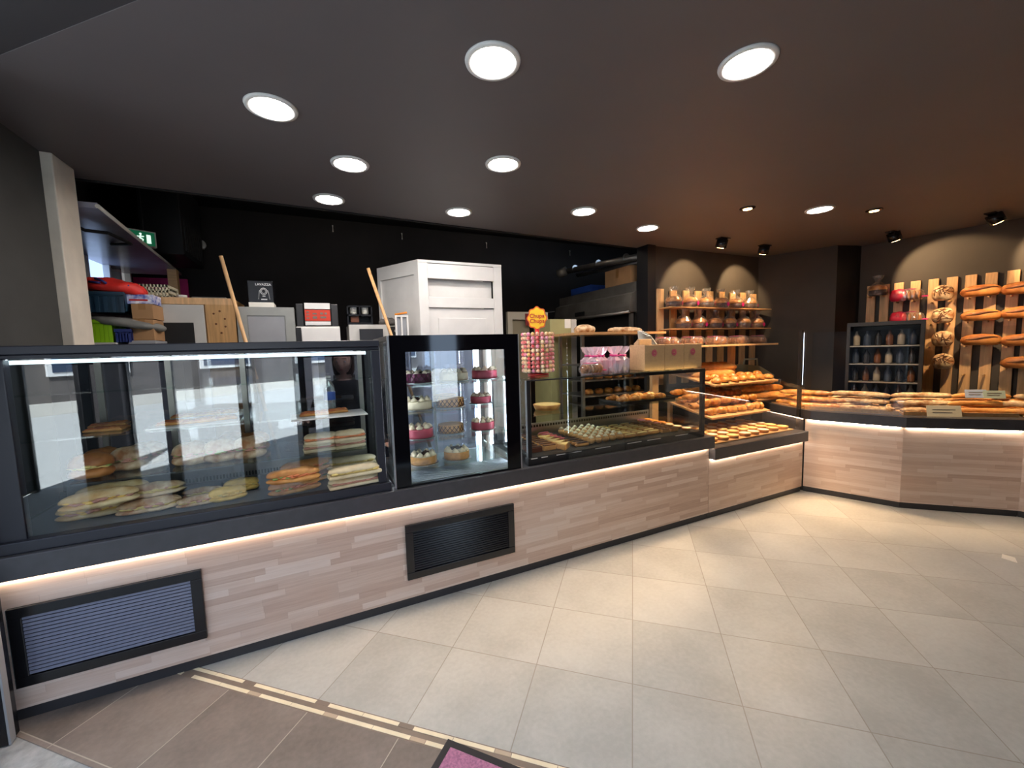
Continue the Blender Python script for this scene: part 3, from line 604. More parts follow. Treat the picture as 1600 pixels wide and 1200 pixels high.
bxs(t, 'light_strip', [((W1 * .56, .004, H1 - .03), (W1 - .05, .016, H1 - .012))], mat('added_warm_led', (255, 214, 160), .5, emit=6), 0)  # added strip hidden by the top bar, brightens the pastries
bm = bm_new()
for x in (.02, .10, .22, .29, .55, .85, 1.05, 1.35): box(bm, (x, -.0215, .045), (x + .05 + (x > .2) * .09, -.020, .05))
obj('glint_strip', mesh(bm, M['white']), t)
# tall guard panes in front
for x0, x1, z0, lb in ((1.52, 2.02, .75, 'left of three'), (2.03, 2.975, .75, 'middle of three, over the pastry case'), (2.995, 4.27, .64, 'right of three, over the tarts')):
    g_ = one('guard_glass', box(bm_new(), (0, 0, 0), (x1 - x0, .008, 1.637 - z0)), M['glass'], 'tall clear guard pane ' + lb, 'glass pane', (x0, -.048, z0), 0, 'guard panes')
DZ = .806
# pastry prototypes
def slice_me(m1, m2, L=.10, W=.035, H=.035):
    b = box(bm_new(), (-L / 2, -W / 2, 0), (L / 2, W / 2, H), bev=.004); tp = box(bm_new(), (-L / 2 + .002, -W / 2 + .002, H), (L / 2 - .002, W / 2 - .002, H + .006), bev=.002)
    return [('sponge', mesh(b, M[m1])), ('glaze', mesh(tp, M[m2]))]
def eclair(m, L=.12): 
    tp = loaf(bm_new(), L=L * .88, W=.03, H=.016, flat=.1, p=4, nz=.01, c=(0, 0, .026), nv=10)
    return [('choux', mesh(loaf(bm_new(), L=L, W=.04, H=.036, flat=.6, p=4, nz=.02, nv=12), M['crust'])), ('glaze', mesh(tp, M[m]))]
def puff():
    bm = bm_new(); ball(bm, (0, 0, .024), .03, 0, 12, (1, 1, .8)); b2 = lathe(bm_new(), [(.018, .044), (.02, .05), (.012, .058), (.002, .064)], 10, wav=.1, wn=5)
    return [('choux', mesh(bm, M['sponge'])), ('cream', mesh(b2, M['cream']))]
def tri():
    bm = bm_new(); prism(bm, [(-.05, -.04), (.05, 0), (-.05, .04)], 0, .035); b2 = bm_new(); prism(b2, [(-.048, -.037), (.046, 0), (-.048, .037)], .035, .042)
    return [('sponge', mesh(bm, M['sponge'])), ('glaze', mesh(b2, M['custard']))]
def tart(m, R=.04, H=.02, topr=.85):
    b = lathe(bm_new(), [(R * .85, 0), (R, H), (R * .95, H + .002), (R * .88, H - .003)], 20, wav=.02, wn=16); tp = lathe(bm_new(), [(R * .9, H - .003), (R * .85, H + .002), (R * .45, H + .005)], 20)
    return [('tart_shell', mesh(b, M['crust'])), ('filling', mesh(tp, M[m]))]
P_.update(sl=[slice_me('brown', 'choco')], slb=[slice_me('sponge', 'brown')], ecc=[eclair('choco')], ecb=[eclair('berry')], ecv=[eclair('custard')], puff=[puff()], tri=[tri()], tc=[tart('custard')], tb=[tart('purple')], tcr=[tart('cream')], big=[tart('custard', .11, .04)], to=[tart('orange')])
GP = 'pastries on the case deck'
def row(kind, key, words, x, y0, y1, n, cat='pastry', rz=0, z=DZ, grp=GP, sc=1, jit=.05, lab=None, dx=0):
    for i in range(n):
        y = y0 + (y1 - y0) * (i / max(1, n - 1)); xx = x + dx * i
        s_ = 'front' if i == 0 else ('rear' if i == n - 1 else ORD[i] + ' from front')
        kit(kind, P_[key][i % len(P_[key])], '%s, %s' % (words, s_), cat, (xx + random.uniform(-.004, .004), y, z), rz + random.uniform(-jit, jit), grp, sc)
row('chocolate_slice', 'sl', 'dark chocolate slice in the leftmost file', 1.33, .10, .50, 8)
row('chocolate_slice', 'slb', 'brown glazed slice in the second file from left', 1.45, .10, .50, 8)
row('cream_triangle', 'tri', 'pale yellow cream triangle in the file beside chocolate slices', 1.575, .08, .36, 5, rz=.3)
row('red_eclair', 'ecb', 'red glazed eclair, left of the cream puffs', 1.64, .26, .52, 5, dx=.0)
row('chocolate_eclair', 'ecc', 'chocolate eclair in the first eclair file', 1.715, .07, .24, 4)
for c_ in range(5): row('cream_puff', 'puff', 'cream puff in puff file %s from left' % NUM[c_ + 1], 1.81 + c_ * .068, .09, .50, 7, jit=2, sc=1.0)
for c_ in range(3): row('custard_eclair', 'ecv', 'custard eclair in custard file %s from left' % NUM[c_ + 1], 2.20 + c_ * .125, .10, .46, 7, rz=.0)
for c_ in range(2): row('chocolate_striped_slice', 'slb', 'small brown slice in file %s right of custard eclairs' % NUM[c_ + 1], 2.57 + c_ * .095, .09, .46, 8, sc=.8)
row('small_tart', 'tb', 'dark berry tart at right end of the pastry case', 2.74, .36, .55, 3)
row('small_tart', 'to', 'orange glazed tart at right end of the pastry case', 2.82, .30, .55, 4)
row('small_tart', 'tcr', 'cream tart at right end near the front glass', 2.79, .07, .26, 3)
p = AZ(906, 652, 1.058); kit('round_flan', P_['big'][0], 'large round custard flan alone on the glass shelf', 'tart', (p.x, .36, 1.059), 0)
# glass shelf tray of croissants
bm = bm_new(); box(bm, (-.30, -.15, 0), (.30, .15, .006)); box(bm, (-.30, -.15, .005), (.30, -.144, .02)); box(bm, (-.30, .144, .005), (.30, .15, .02)); box(bm, (-.30, -.144, .005), (-.294, .144, .02)); box(bm, (.294, -.144, .005), (.30, .144, .02))
one('baking_tray', bm, M['satin'], 'dark tray of croissants on the glass shelf, right half', 'tray', (2.50, .35, 1.059))
def croissant(seed):
    bm = loaf(bm_new(), L=.15, W=.062, H=.06, p=1.6, ridge=.11, rn=5, curl=.85, nz=.03, seed=seed, flat=.6, nu=34)
    return [('croissant', mesh(bm, M['croi']))]
def pain(seed):
    bm = loaf(bm_new(), L=.105, W=.075, H=.055, p=6, ridge=.03, rn=3, nz=.03, seed=seed, flat=.6)
    b2 = bm_new(); 
    for y in (-.014, .014): tube(b2, [(-.055, y, .03), (.055, y, .03)], .006, 8)
    return [('pastry', mesh(bm, M['croi'])), ('chocolate_sticks', mesh(b2, M['choco']))]
def braid(seed): return [('twist', mesh(loaf(bm_new(), L=.11, W=.075, H=.065, p=2.5, ridge=.12, rn=4, nz=.06, seed=seed, flat=.5, nu=30), M['croi']))]
def brioche(seed): return [('brioche', mesh(loaf(bm_new(), L=.10, W=.095, H=.075, p=2.2, nz=.03, seed=seed, flat=.6), M['croi']))]
P_.update(croi=[croissant(i) for i in range(3)], pain=[pain(i) for i in range(2)], braid=[braid(i) for i in range(2)], bri=[brioche(1)])
for r_ in range(2):
    for c_ in range(4): kit('croissant', P_['croi'][(r_ + c_) % 3], 'croissant on the shelf tray, %s row, %s' % (('front', 'rear')[r_], place(c_, 4)), 'croissant', (2.29 + c_ * .138, .28 + r_ * .13, 1.066), random.uniform(-.3, .3), 'croissants on the shelf tray')

# ------------------------------------------------------------------ on top of the pastry case (z 1.34)
ZG = 1.341
c_ = Vector((1.46, .26, ZG))
t = thing('lollipop_stand', 'round lollipop stand with red base and yellow flower shaped sign', 'stand', tuple(c_))
obj('base', mesh(lathe(bm_new(), [(.075, 0), (.08, .004), (.08, .010), (.02, .016)], 28), M['red']), t)
obj('pole', mesh(tube(bm_new(), [(0, 0, .012), (0, 0, .34)], .016, 12), M['red']), t)
bm = bm_new()
for r_ in range(10): lathe(bm, [(.078, .022 + r_ * .0295), (.080, .025 + r_ * .0295), (.078, .028 + r_ * .0295)], 28)
obj('disc_tiers', mesh(bm, mat('clear_disc', (226, 150, 140), .3)), t)
NV = (EYE - c_); NV.z = 0; NV.normalize(); ra = math.atan2(NV.y, NV.x) + PI / 2
def flower(R, n, amp, th, m, z0=0):
    bm = bm_new(); pts = [(R * (1 + amp * math.cos(n * a)) * math.cos(a), R * (1 + amp * math.cos(n * a)) * math.sin(a) * 1.15) for a in [2 * PI * k / 60 for k in range(60)]]
    prism(bm, pts, z0, z0 + th); bm.transform(Matrix.Rotation(PI / 2, 4, 'X')); return mesh(bm, m)
sg = obj('sign', flower(.072, 8, .07, .006, mat('orange_red_print', (226, 96, 30), .4)), t, (0, 0, .42), (0, 0, ra))
obj('sign_face', flower(.064, 8, .07, .002, mat('yellow_print', (248, 204, 40), .4), .006), sg)
for s_, z in (('Chupa', .016), ('Chups', -.022)): obj('lettering', text_mesh(s_, .042, mat('red_lettering', (200, 30, 36), .5)), sg, (0, -.0095, z), (PI / 2, 0, 0))
wr = [mat('wrap_%d' % i, c, .3, rgb2=tuple(min(255, int(x * .5 + 118)) for x in c), vs=30) for i, c in enumerate([(224, 90, 90), (236, 160, 120), (230, 120, 150), (240, 200, 150), (220, 60, 60), (235, 175, 90)])]
lp = []
for m_ in wr:
    bm = bm_new(); ball(bm, (0, 0, 0), .0145, 0, 10); tube(bm, [(-.014, 0, 0), (-.036, 0, -.002)], .002, 6, 1); lp.append(mesh(bm, [m_, M['white']]))
for r_ in range(10):
    for k in range(11):
        a = math.atan2(NV.y, NV.x) + (k - 5) * 2 * PI / 20
        z = ZG + .036 + (9 - r_) * .0295
        o = obj('lollipop', lp[random.randrange(6)], None, (c_.x + .110 * math.cos(a), c_.y + .110 * math.sin(a), z), (0, 0, a))
        tag(o, 'wrapped lollipop in tier %s from top of stand, column %s from left' % (NUM[r_ + 1], NUM[k + 1]), 'lollipop', 'lollipops on the stand')
# kraft boxes
for i in range(3):
    x = 2.285 + i * .213
    t = thing('kraft_gift_box', 'square brown kraft box with round pink logo, %s of three' % ('left', 'middle', 'right')[i], 'box', (x, .03, ZG), 0, 'kraft boxes')
    obj('box_body', mesh(box(bm_new(), (0, 0, 0), (.208, .17, .20), bev=.003), M['kraft']), t)
    obj('lid_flap', mesh(box(bm_new(), (.004, .004, .20), (.204, .166, .203)), M['kraft']), t)
    bm = bm_new(); lathe(bm, [(.027, 0), (.027, .001)], 28); lathe(bm, [(.0215, .001), (.0215, .0014)], 28, mi=1); lathe(bm, [(.018, .0014), (.018, .0018)], 28); box(bm, (-.012, -.003, .0018), (.012, .003, .0022), 1); box(bm, (-.006, .006, .0018), (.006, .009, .0022), 1); box(bm, (-.006, -.009, .0018), (.006, -.006, .0022), 1)
    bm.transform(Matrix.Translation((.10, 0, .135)) @ Matrix.Rotation(PI / 2, 4, 'X')); obj('round_logo', mesh(bm, [M['pink'], M['kraft']]), t)
def crumple(bm, rings, n=26, amp=.12, seed=0, c=(0, 0, 0), mi=0, sx=1, sy=1):
    rd = random.Random(seed); ph = [rd.uniform(0, 6) for _ in range(6)]; R = []
    for j, (r, z) in enumerate(rings):
        R.append([bm.verts.new((c[0] + sx * r * math.cos(a) * (1 + amp * math.sin(5 * a + ph[j % 6]) + amp * rd.uniform(-1, 1)), c[1] + sy * r * math.sin(a) * (1 + amp * math.sin(7 * a + ph[(j + 2) % 6]) + amp * rd.uniform(-1, 1)), c[2] + z + rd.uniform(-.004, .004) * (j > 0))) for a in [2 * PI * k / n for k in range(n)]])
    for i in range(len(R) - 1):
        for k in range(n): f = bm.faces.new((R[i][k], R[i][(k + 1) % n], R[i + 1][(k + 1) % n], R[i + 1][k])); f.material_index = mi
    bm.faces.new(list(reversed(R[0]))).material_index = mi
    return bm
def gift(seed):
    rd = random.Random(seed); bm = bm_new()
    for k in range(9): ball(bm, (rd.uniform(-.03, .03), rd.uniform(-.02, .02), .02 + rd.uniform(0, .07)), .02, rd.randrange(3), 8)
    wrp = crumple(bm_new(), [(.045, 0), (.055, .03), (.052, .09), (.014, .125), (.040, .165), (.055, .195)], seed=seed)
    bow = bm_new()
    for a in (0, 1.2, 2.4, 3.6, 4.9): ball(bow, (.018 * math.cos(a), .018 * math.sin(a), .125), .013, 0, 8, (1.3, 1, .6))
    return [('sweets', mesh(bm, [M['paper'], M['pink'], mat('pastel_blue', (170, 200, 225), .5)])), ('wrapper', mesh(wrp, M['cellopink'])), ('bow', mesh(bow, mat('magenta_ribbon', (220, 60, 140), .4)))]
GF = [gift(i) for i in range(3)]
for i, (x, y, s_) in enumerate([(1.90, .16, 'left end of the front line'), (1.995, .20, 'second in the front line'), (2.08, .14, 'third in the front line'), (2.175, .16, 'right end of the front line, against the kraft box'), (1.97, .34, 'left of the rear line'), (2.10, .34, 'middle of the rear line'), (2.22, .33, 'right of the rear line')]):
    kit('sweet_bag', GF[i % 3], 'pink and white cellophane sweet bag, ' + s_, 'gift bag', (x, y, ZG), i * 1.1, 'pink cellophane bags', 1.0)
def toastbag(seed, L=.24):
    rd = random.Random(seed); bm = bm_new()
    for k in range(6): ball(bm, (-L * .36 + k * L * .145, 0, .04), .04, 0, 10, (.42, .9, .95))
    w_ = loaf(bm_new(), L=L, W=.115, H=.105, p=5, nz=.07, flat=.75, seed=seed, nu=26, nv=16)
    for v in w_.verts: v.co += Vector((rd.uniform(-1, 1), rd.uniform(-1, 1), 0)) * .004
    for f in w_.faces: f.smooth = False
    lb = box(bm_new(), (-L * .28, -.03, .086), (L * .25, .035, .089), bev=.001); box(lb, (L * .5 - .02, -.018, .02), (L * .5 + .03, .018, .03), bev=.002)
    return [('toasts', mesh(bm, M['dark'])), ('wrapper', mesh(w_, M['cello'])), ('pink_label', mesh(lb, M['pink']))]
TB = [toastbag(i) for i in range(3)]
kit('toast_bag', TB[0], 'low clear bag of brown biscuits left of the sweet bags', 'bread bag', (1.80, .06, ZG), .1, None, .9)
for i in range(4):
    o = one('paper_bag', box(bm_new(), (0, 0, 0), (.16, .02, .25 - i * .01), bev=.004), M['kraft'], 'beige paper bag standing behind the kraft boxes, %s' % ('frontmost', 'second', 'third', 'rearmost')[i], 'paper bag', (2.42 + i * .015, .24 + i * .03, ZG), .1, 'standing paper bags')

# ------------------------------------------------------------------ steel rack behind the pastry case
t = thing('bread_rack', 'steel framed rack with shelves of small breads behind the pastry case', 'rack', (2.38, 1.0, 0))
for i, (x, y) in enumerate(((0, 0), (.98, 0), (0, .42), (.98, .42))): obj('upright', mesh(box(bm_new(), (x, y, 0), (x + .03, y + .03, 1.66)), M['steel']), t)
for z in (1.02, 1.18, 1.34): obj('shelf', mesh(box(bm_new(), (.03, 0, z), (.98, .45, z + .012)), M['steel']), t)
obj('top_board', mesh(box(bm_new(), (-.06, -.04, 1.66), (1.1, .5, 1.685)), M['oak']), t)
for z, n, nm in ((1.032, 6, 'lowest shelf'), (1.192, 6, 'middle shelf')):
    for i in range(n): kit('bread_roll', P_['bri'][0], 'small golden roll on the steel rack, %s, %s' % (nm, place(i, n)), 'bread', (2.56 + i * .13, 1.14, z), i, 'rolls on the steel rack')
P_.update(bag=[[('baguette', mesh((lambda b: b)(loaf(bm_new(), L=.55, W=.08, H=.078, p=4, nz=.03, flat=.5, seed=s_, ridge=.04, rn=7, nu=36)), M[m_]))] for s_, m_ in ((1, 'crust'), (2, 'croi'), (3, 'floury'))])
P_['round'] = [[('round_loaf', mesh(loaf(bm_new(), L=.26, W=.22, H=.13, p=2.3, flat=.5, seed=9), M['floury']))]]
kit('round_loaf', P_['round'][0], 'floury country loaf at the left end of the rack top', 'bread', (2.52, 1.15, 1.686), 0, None, .9)
for i in range(3): kit('flat_bread', P_['bag'][2], 'long floury flat bread on the rack top, ' + place(i, 3), 'bread', (2.98 + i * .12, 1.05 + i * .15, 1.686), .06, 'flat breads on rack top', .9)

# ------------------------------------------------------------------ tart board and bread tiers (lower counter)
one('tart_board', box(bm_new(), (0, 0, 0), (1.20, .56, .015), bev=.003), M['oak'], 'pale wooden board under the rows of tarts', 'board', (3.06, .04, .641))
for r_ in range(5):
    for k in range(8):
        m_ = ('tc', 'tcr', 'tc')[(r_ + k // 3) % 3]
        kit('small_tart', P_[m_][0], 'small round tart in row %s from the glass, %s' % (NUM[r_ + 1], place(k, 8)), 'tart', (3.14 + k * .148 + random.uniform(-.01, .01), .10 + r_ * .112 + random.uniform(-.006, .006), .657), random.random() * 6, 'tarts on the wooden board', 1.36)
t = thing('bread_shelf', 'pine shelf unit holding baguettes and croissants above the tarts', 'shelf', (3.1, .0, .64))
def B3(nm, a, b, m, rx=0, lab=None):
    c = Vector([(a[i] + b[i]) / 2 for i in range(3)]); h = [(b[i] - a[i]) / 2 for i in range(3)]
    o = obj(nm, mesh(box(bm_new(), [-x for x in h], h, bev=.003), m), t, tuple(c - Vector((3.1, 0, .64))), (rx, 0, 0)); return o
for x in (3.12, 4.33): B3('post', (x, .80, .641), (x + .09, .84, 1.52), M['pine'])
B3('top_shelf', (3.10, .60, 1.50), (4.90, 1.0, 1.52), M['pine'])
TU = (1.0, 1.215, .42, 1.115)      # y back, z back, y front, z front
TM = (.92, .935, .30, .815); TN = (.92, .965, .46, .905)
def tier(nm, x0, x1, T, m):
    yb, zb, yf, zf = T; L = math.hypot(yb - yf, zb - zf); B3(nm, (x0, (yb + yf) / 2 - L / 2, (zb + zf) / 2 - .022), (x1, (yb + yf) / 2 + L / 2, (zb + zf) / 2 - .002), m, math.atan2(zb - zf, yb - yf))
tier('upper_tier', 3.60, 4.62, TU, M['oak']); tier('middle_tier', 3.40, 4.30, TM, M['oak']); tier('baguette_tier', 4.31, 4.86, TN, M['oak'])
B3('support', (4.36, .84, .641), (4.40, .88, .93), M['pine']); B3('support', (3.42, .84, .641), (3.46, .88, .90), M['pine'])
def tp(T, x, f):
    yb, zb, yf, zf = T; return (x, yf + (yb - yf) * f, zf + (zb - zf) * f + .003)
AU = math.atan2(TU[1] - TU[3], TU[0] - TU[2]); AM = math.atan2(TM[1] - TM[3], TM[0] - TM[2])
def tput(kn, key, n0, T, ang, x, f, lb, grp, rz=0, dz=0, sc=1):
    p = Vector(tp(T, x, f)) + Vector((0, 0, dz)); o = kit(kn, P_[key][n0 % len(P_[key])], lb, 'bread' if kn != 'croissant' else 'croissant', tuple(p), 0, grp, sc); o.rotation_euler = (ang, 0, rz); return o
for r_ in range(3):
    for k in range(6):
        key = ('croi', 'pain', 'braid')[(k // 2 + r_) % 3]; kn = {'croi': 'croissant', 'pain': 'chocolate_pastry', 'braid': 'twisted_pastry'}[key]
        tput(kn, key, k, TM, AM, 3.49 + k * .145, .14 + r_ * .30, 'glazed %s on the middle tier, %s row, %s' % (kn.replace('_', ' '), ('front', 'centre', 'rear')[r_], place(k, 6)), 'glazed pastries on the middle tier', random.uniform(-.4, .4), 0, 1.25)
for r_ in range(3):
    for k in range(6): tput('croissant', 'croi', k, TM, AM, 3.50 + k * .145, .26 + r_ * .29, 'croissant on top of others, %s line, %s' % (('front', 'centre', 'rear')[r_], place(k, 6)), 'croissants heaped on the middle tier', random.uniform(-.5, .5), .070, 1.25)
i = 0
for dz, fs in ((.0, (.04, .27, .50, .74)), (.068, (.16, .39, .62)), (.136, (.28, .51))):
    for f in fs:
        tput('baguette', 'bag', i, TN, math.atan2(TN[1] - TN[3], TN[0] - TN[2]), 4.60 - .02 * i, f, 'golden baguette heaped right of the croissants, number %s from the bottom front' % NUM[i + 1], 'baguettes on the middle tier', -.12 + random.uniform(-.05, .05), dz, 1.12); i += 1
i = 0
for dz, fs in ((0, (.55, .72, .9)), (.058, (.62, .8))):
    for f in fs:
        tput('baguette', 'bag', i, TU, AU, 3.97 + .03 * i, f, 'baguette on the upper tier, %s' % ('front of bottom layer', 'middle of bottom layer', 'rear of bottom layer', 'front of top layer', 'rear of top layer')[i], 'baguettes on the upper tier', -.08, dz, 1.15); i += 1
for r_ in range(2):
    for k in range(7): tput('bread_roll', 'bri' if (k + r_) % 2 else 'braid', k, TU, AU, 3.68 + k * .14, .10 + r_ * .22, 'small glazed roll on the upper tier, %s row, %s' % (('front', 'second')[r_], place(k, 7)), 'rolls on the upper tier', random.random() * 3, 0, 1.05)
for k in range(9): kit('toast_bag', TB[k % 3], 'clear bag of toasts with pink label on the top shelf, ' + place(k, 9), 'bread bag', (3.20 + k * .19, .74 + (k % 2) * .09, 1.521), 1.35 + random.uniform(-.2, .2), 'toast bags on the top shelf', 1.05)
for i in range(6):
    a = -.5 + i * .2; o = one('paper_bag', box(bm_new(), (0, 0, 0), (.01, .05, .17)), M['paper'], 'white paper bag in a fan beside the toast bags, ' + place(i, 6), 'paper bag', (3.10 - .02 * i, .70 + i * .02, 1.521)); o['group'] = 'fanned white paper bags'; o.rotation_euler = (0, -.9 + i * .14, .2)
# back cabinet with scale
one('back_cabinet', box(box(bm_new(), (4.88, .90, 0), (5.46, 1.24, 1.04), bev=.004), (4.90, .895, .05), (5.16, .90, 1.0)), M['satin'], 'black back cabinet under the scale in the corner', 'cabinet')
t = thing('shop_scale', 'grey green shop scale with handle on the black corner cabinet', 'scale', (5.16, 1.05, 1.041), -.3, None, None, 1.1)
bm = bm_new(); prism(bm, [(-.17, 0), (.17, 0), (.17, .06), (-.02, .17), (-.17, .19)], -.10, .10); bm.transform(Matrix.Rotation(PI / 2, 4, 'X')); obj('housing', mesh(bm, mat('grey_green_housing', (150, 148, 124), .5)), t)
obj('handle', mesh(tube(bm_new(), [(-.15, 0, .18), (-.14, 0, .25), (.02, 0, .25), (.03, 0, .14)], .012, 8), mat('grey_green_housing')), t)
obj('badge', mesh(box(bm_new(), (.03, -.103, .05), (.08, -.10, .07)), M['red']), t)

# ------------------------------------------------------------------ panettone rack on the back wall
t = thing('plank_rack', 'pine plank rack on the brown back wall holding two rows of panettone', 'wall rack', (3.66, 1.30, 0))
for i in range(9): obj('plank', mesh(box(bm_new(), (i * .215, -.03, 1.05), (i * .215 + .105, -.005, 2.2 + random.uniform(-.01, .01)), bev=.003), M['pineh' if i in (1, 5) else 'pine']), t)
for z in (1.975, 1.722): obj('ledge', mesh(box(bm_new(), (.02, -.22, z - .012), (1.86, -.03, z), bev=.002), M['oak']), t)
def panet(seed):
    a = lathe(bm_new(), [(.068, 0), (.078, .008), (.080, .06)], 26, mi=0, wav=.012, wn=20)
    b = lathe(bm_new(), [(.078, .06), (.086, .075), (.078, .10), (.05, .122), (.01, .13)], 26)
    w_ = crumple(bm_new(), [(.08, .001), (.092, .03), (.096, .08), (.06, .135), (.02, .165), (.045, .20), (.055, .235)], seed=seed, amp=.06)
    s = lathe(bm_new(), [(.024, 0), (.024, .002)], 18); s.transform(Matrix.Translation((.045, -.088, .045)) @ Matrix.Rotation(.45, 4, 'Z') @ Matrix.Rotation(PI / 2, 4, 'X'))
    return [('paper_case', mesh(a, mat('dark_paper_case', (70, 40, 34), .6))), ('dome', mesh(b, M['croi'])), ('wrapper', mesh(w_, M['cello'])), ('round_sticker', mesh(s, M['pink']))]
PN = [panet(i) for i in range(3)]
for r_, (z, x0) in enumerate(((1.976, 3.82), (1.723, 3.98))):
    for k in range(6): kit('panettone', PN[(k + r_) % 3], 'cellophane wrapped panettone on the %s ledge, %s' % (('upper', 'lower')[r_], place(k, 6)), 'panettone', (x0 + k * .275, 1.175, z), random.uniform(-.5, .5), 'wrapped panettone on the wall rack', 1.02)

# ------------------------------------------------------------------ loaf racks on the right wall
def sC(u, v, off=.03):
    p = AP(u, v, CC(0, off), nC.to_3d()); return (p - CC(0, off)).dot(dC.to_3d()), p.z
rzC = math.atan2(dC.y, dC.x)
def wl(nm, label, s, z=0): return thing(nm, label, 'wall rack', tuple(CC(s, .0, z)), rzC, 'plank racks on the right wall')
COLS = [((1362, 1383), 'leftmost, holding wrapped loaves'), ((1405, 1431), 'second from left, with two red bags'), ((1459, 1488), 'third, holding round cracked loaves'), ((1517, 1549), 'fourth, holding three long loaves'), ((1583, 1613), 'rightmost, at the frame edge')]
pegs = {}
SG = -1 if (Matrix.Rotation(rzC, 3, 'Z') @ Vector((0, 1, 0))).dot(nC.to_3d()) < 0 else 1
PK = {0: [462], 1: [470, 505], 2: [470, 505, 541, 576], 3: [463, 501, 539, 585], 4: [459, 497, 540, 575]}
PV = {}
for ci_, ((ua, ub), lb) in enumerate(COLS):
    sa, za = sC(ua, 440); sb, zb = sC(ub, 440); t = wl('wall_bread_rack', 'pine plank rack on the right wall, ' + lb, sa)
    for s_ in (0, sb - sa):
        obj('plank', mesh(box(bm_new(), (s_ - .042, SG * .006, .60), (s_ + .042, SG * .030, 2.19), bev=.003), M['pine']), t)
    for v in PK[ci_]:
        sm, z = sC((ua + ub) / 2, v, .08); PV[(ci_, v)] = (sm, z)
        for s_ in (0, sb - sa): obj('peg', mesh(tube(bm_new(), [(s_, SG * .03, z - .01), (s_, SG * .15, z - .01)], .009, 8), M['pineh']), t)
def crackloaf(seed):
    rd = random.Random(seed); b = loaf(bm_new(), L=.175, W=.15, H=.185, p=2.4, nz=.02, seed=seed, flat=.85); cr = bm_new()
    for i in range(16):
        a = rd.uniform(0, PI); x0, z0 = rd.uniform(-.065, .065), rd.uniform(.03, .15); pts = []
        for j in range(5):
            x = x0 + (j - 2) * .016 * math.cos(a); z = z0 + (j - 2) * .016 * math.sin(a) + rd.uniform(-.005, .005)
            q = 1 - (x / .0875) ** 2 * .95 - ((z - .079) / .093) ** 2 * .95
            if q > .02: pts.append((x, SG * .076 * q ** .5, z))
        if len(pts) > 1: tube(cr, pts, .0036, 6)
    return [('loaf', mesh(b, M['floury'])), ('scorched_cracks', mesh(cr, M['scorch']))]
def longloaf(seed, L=.295):
    b = loaf(bm_new(), L=L, W=.14, H=.14, p=2.4, nz=.02, seed=seed, flat=.7, nu=30); cr = bm_new()
    pts = [(x * L, SG * (.066 * (1 - (2.1 * x) ** 2) ** .5) if abs(x) < .47 else 0, .072 + .012 * math.sin(x * 6)) for x in [(-.4 + .1 * j) for j in range(9)]]
    tube(cr, pts, [.003, .008, .010, .011, .011, .011, .010, .008, .003], 8)
    return [('loaf', mesh(b, M['dark'])), ('slash', mesh(cr, M['scorch']))]
P_['crk'] = [crackloaf(i) for i in range(3)]; P_['lng'] = [longloaf(i) for i in range(2)]; P_['rb'] = [toastbag(9, .29)]
nm = {1: 'red and clear bagged loaf, second rack, %s', 2: 'round loaf with dark surface cracks, third rack, %s', 3: 'long golden loaf with centre slash, fourth rack, %s', 4: 'long loaf on the rightmost rack, %s'}
VW = {2: ['upper one', 'lower one'], 4: ['topmost', 'second from top', 'third from top', 'lowest'], 3: ['topmost', 'middle', 'lowest'], 1: ['only one']}
for ci_, key in ((1, 'rb'), (2, 'crk'), (3, 'lng'), (4, 'lng')):
    vs = PK[ci_][:3] if ci_ == 3 else PK[ci_]
    for j, v in enumerate(vs):
        s_, z = PV[(ci_, v)]; p = CC(s_, .12, z)
        o = kit({'rb': 'bagged_loaf', 'crk': 'round_loaf', 'lng': 'long_loaf'}[key], P_[key][j % len(P_[key])], nm[ci_] % VW[len(vs)][j], 'bread', tuple(p), rzC, {'rb': 'red bagged loaves', 'crk': 'cracked round loaves', 'lng': 'long loaves on wall'}[key], 1.0)
        if key == 'rb':
            o.scale = (1, 1, 1.45)
            bm = loaf(bm_new(), L=.15, W=.118, H=.11, p=4, flat=.75, seed=3, c=(-.075, 0, 0)); obj('red_band', mesh(bm, mat('red_print_film', (214, 40, 70), .35)), o)
s_, z = PV[(0, 462)]; kit('panettone', PN[1], 'wrapped panettone on the leftmost right-wall rack', 'panettone', tuple(CC(s_, .12, z)), 0, None, 1.0)

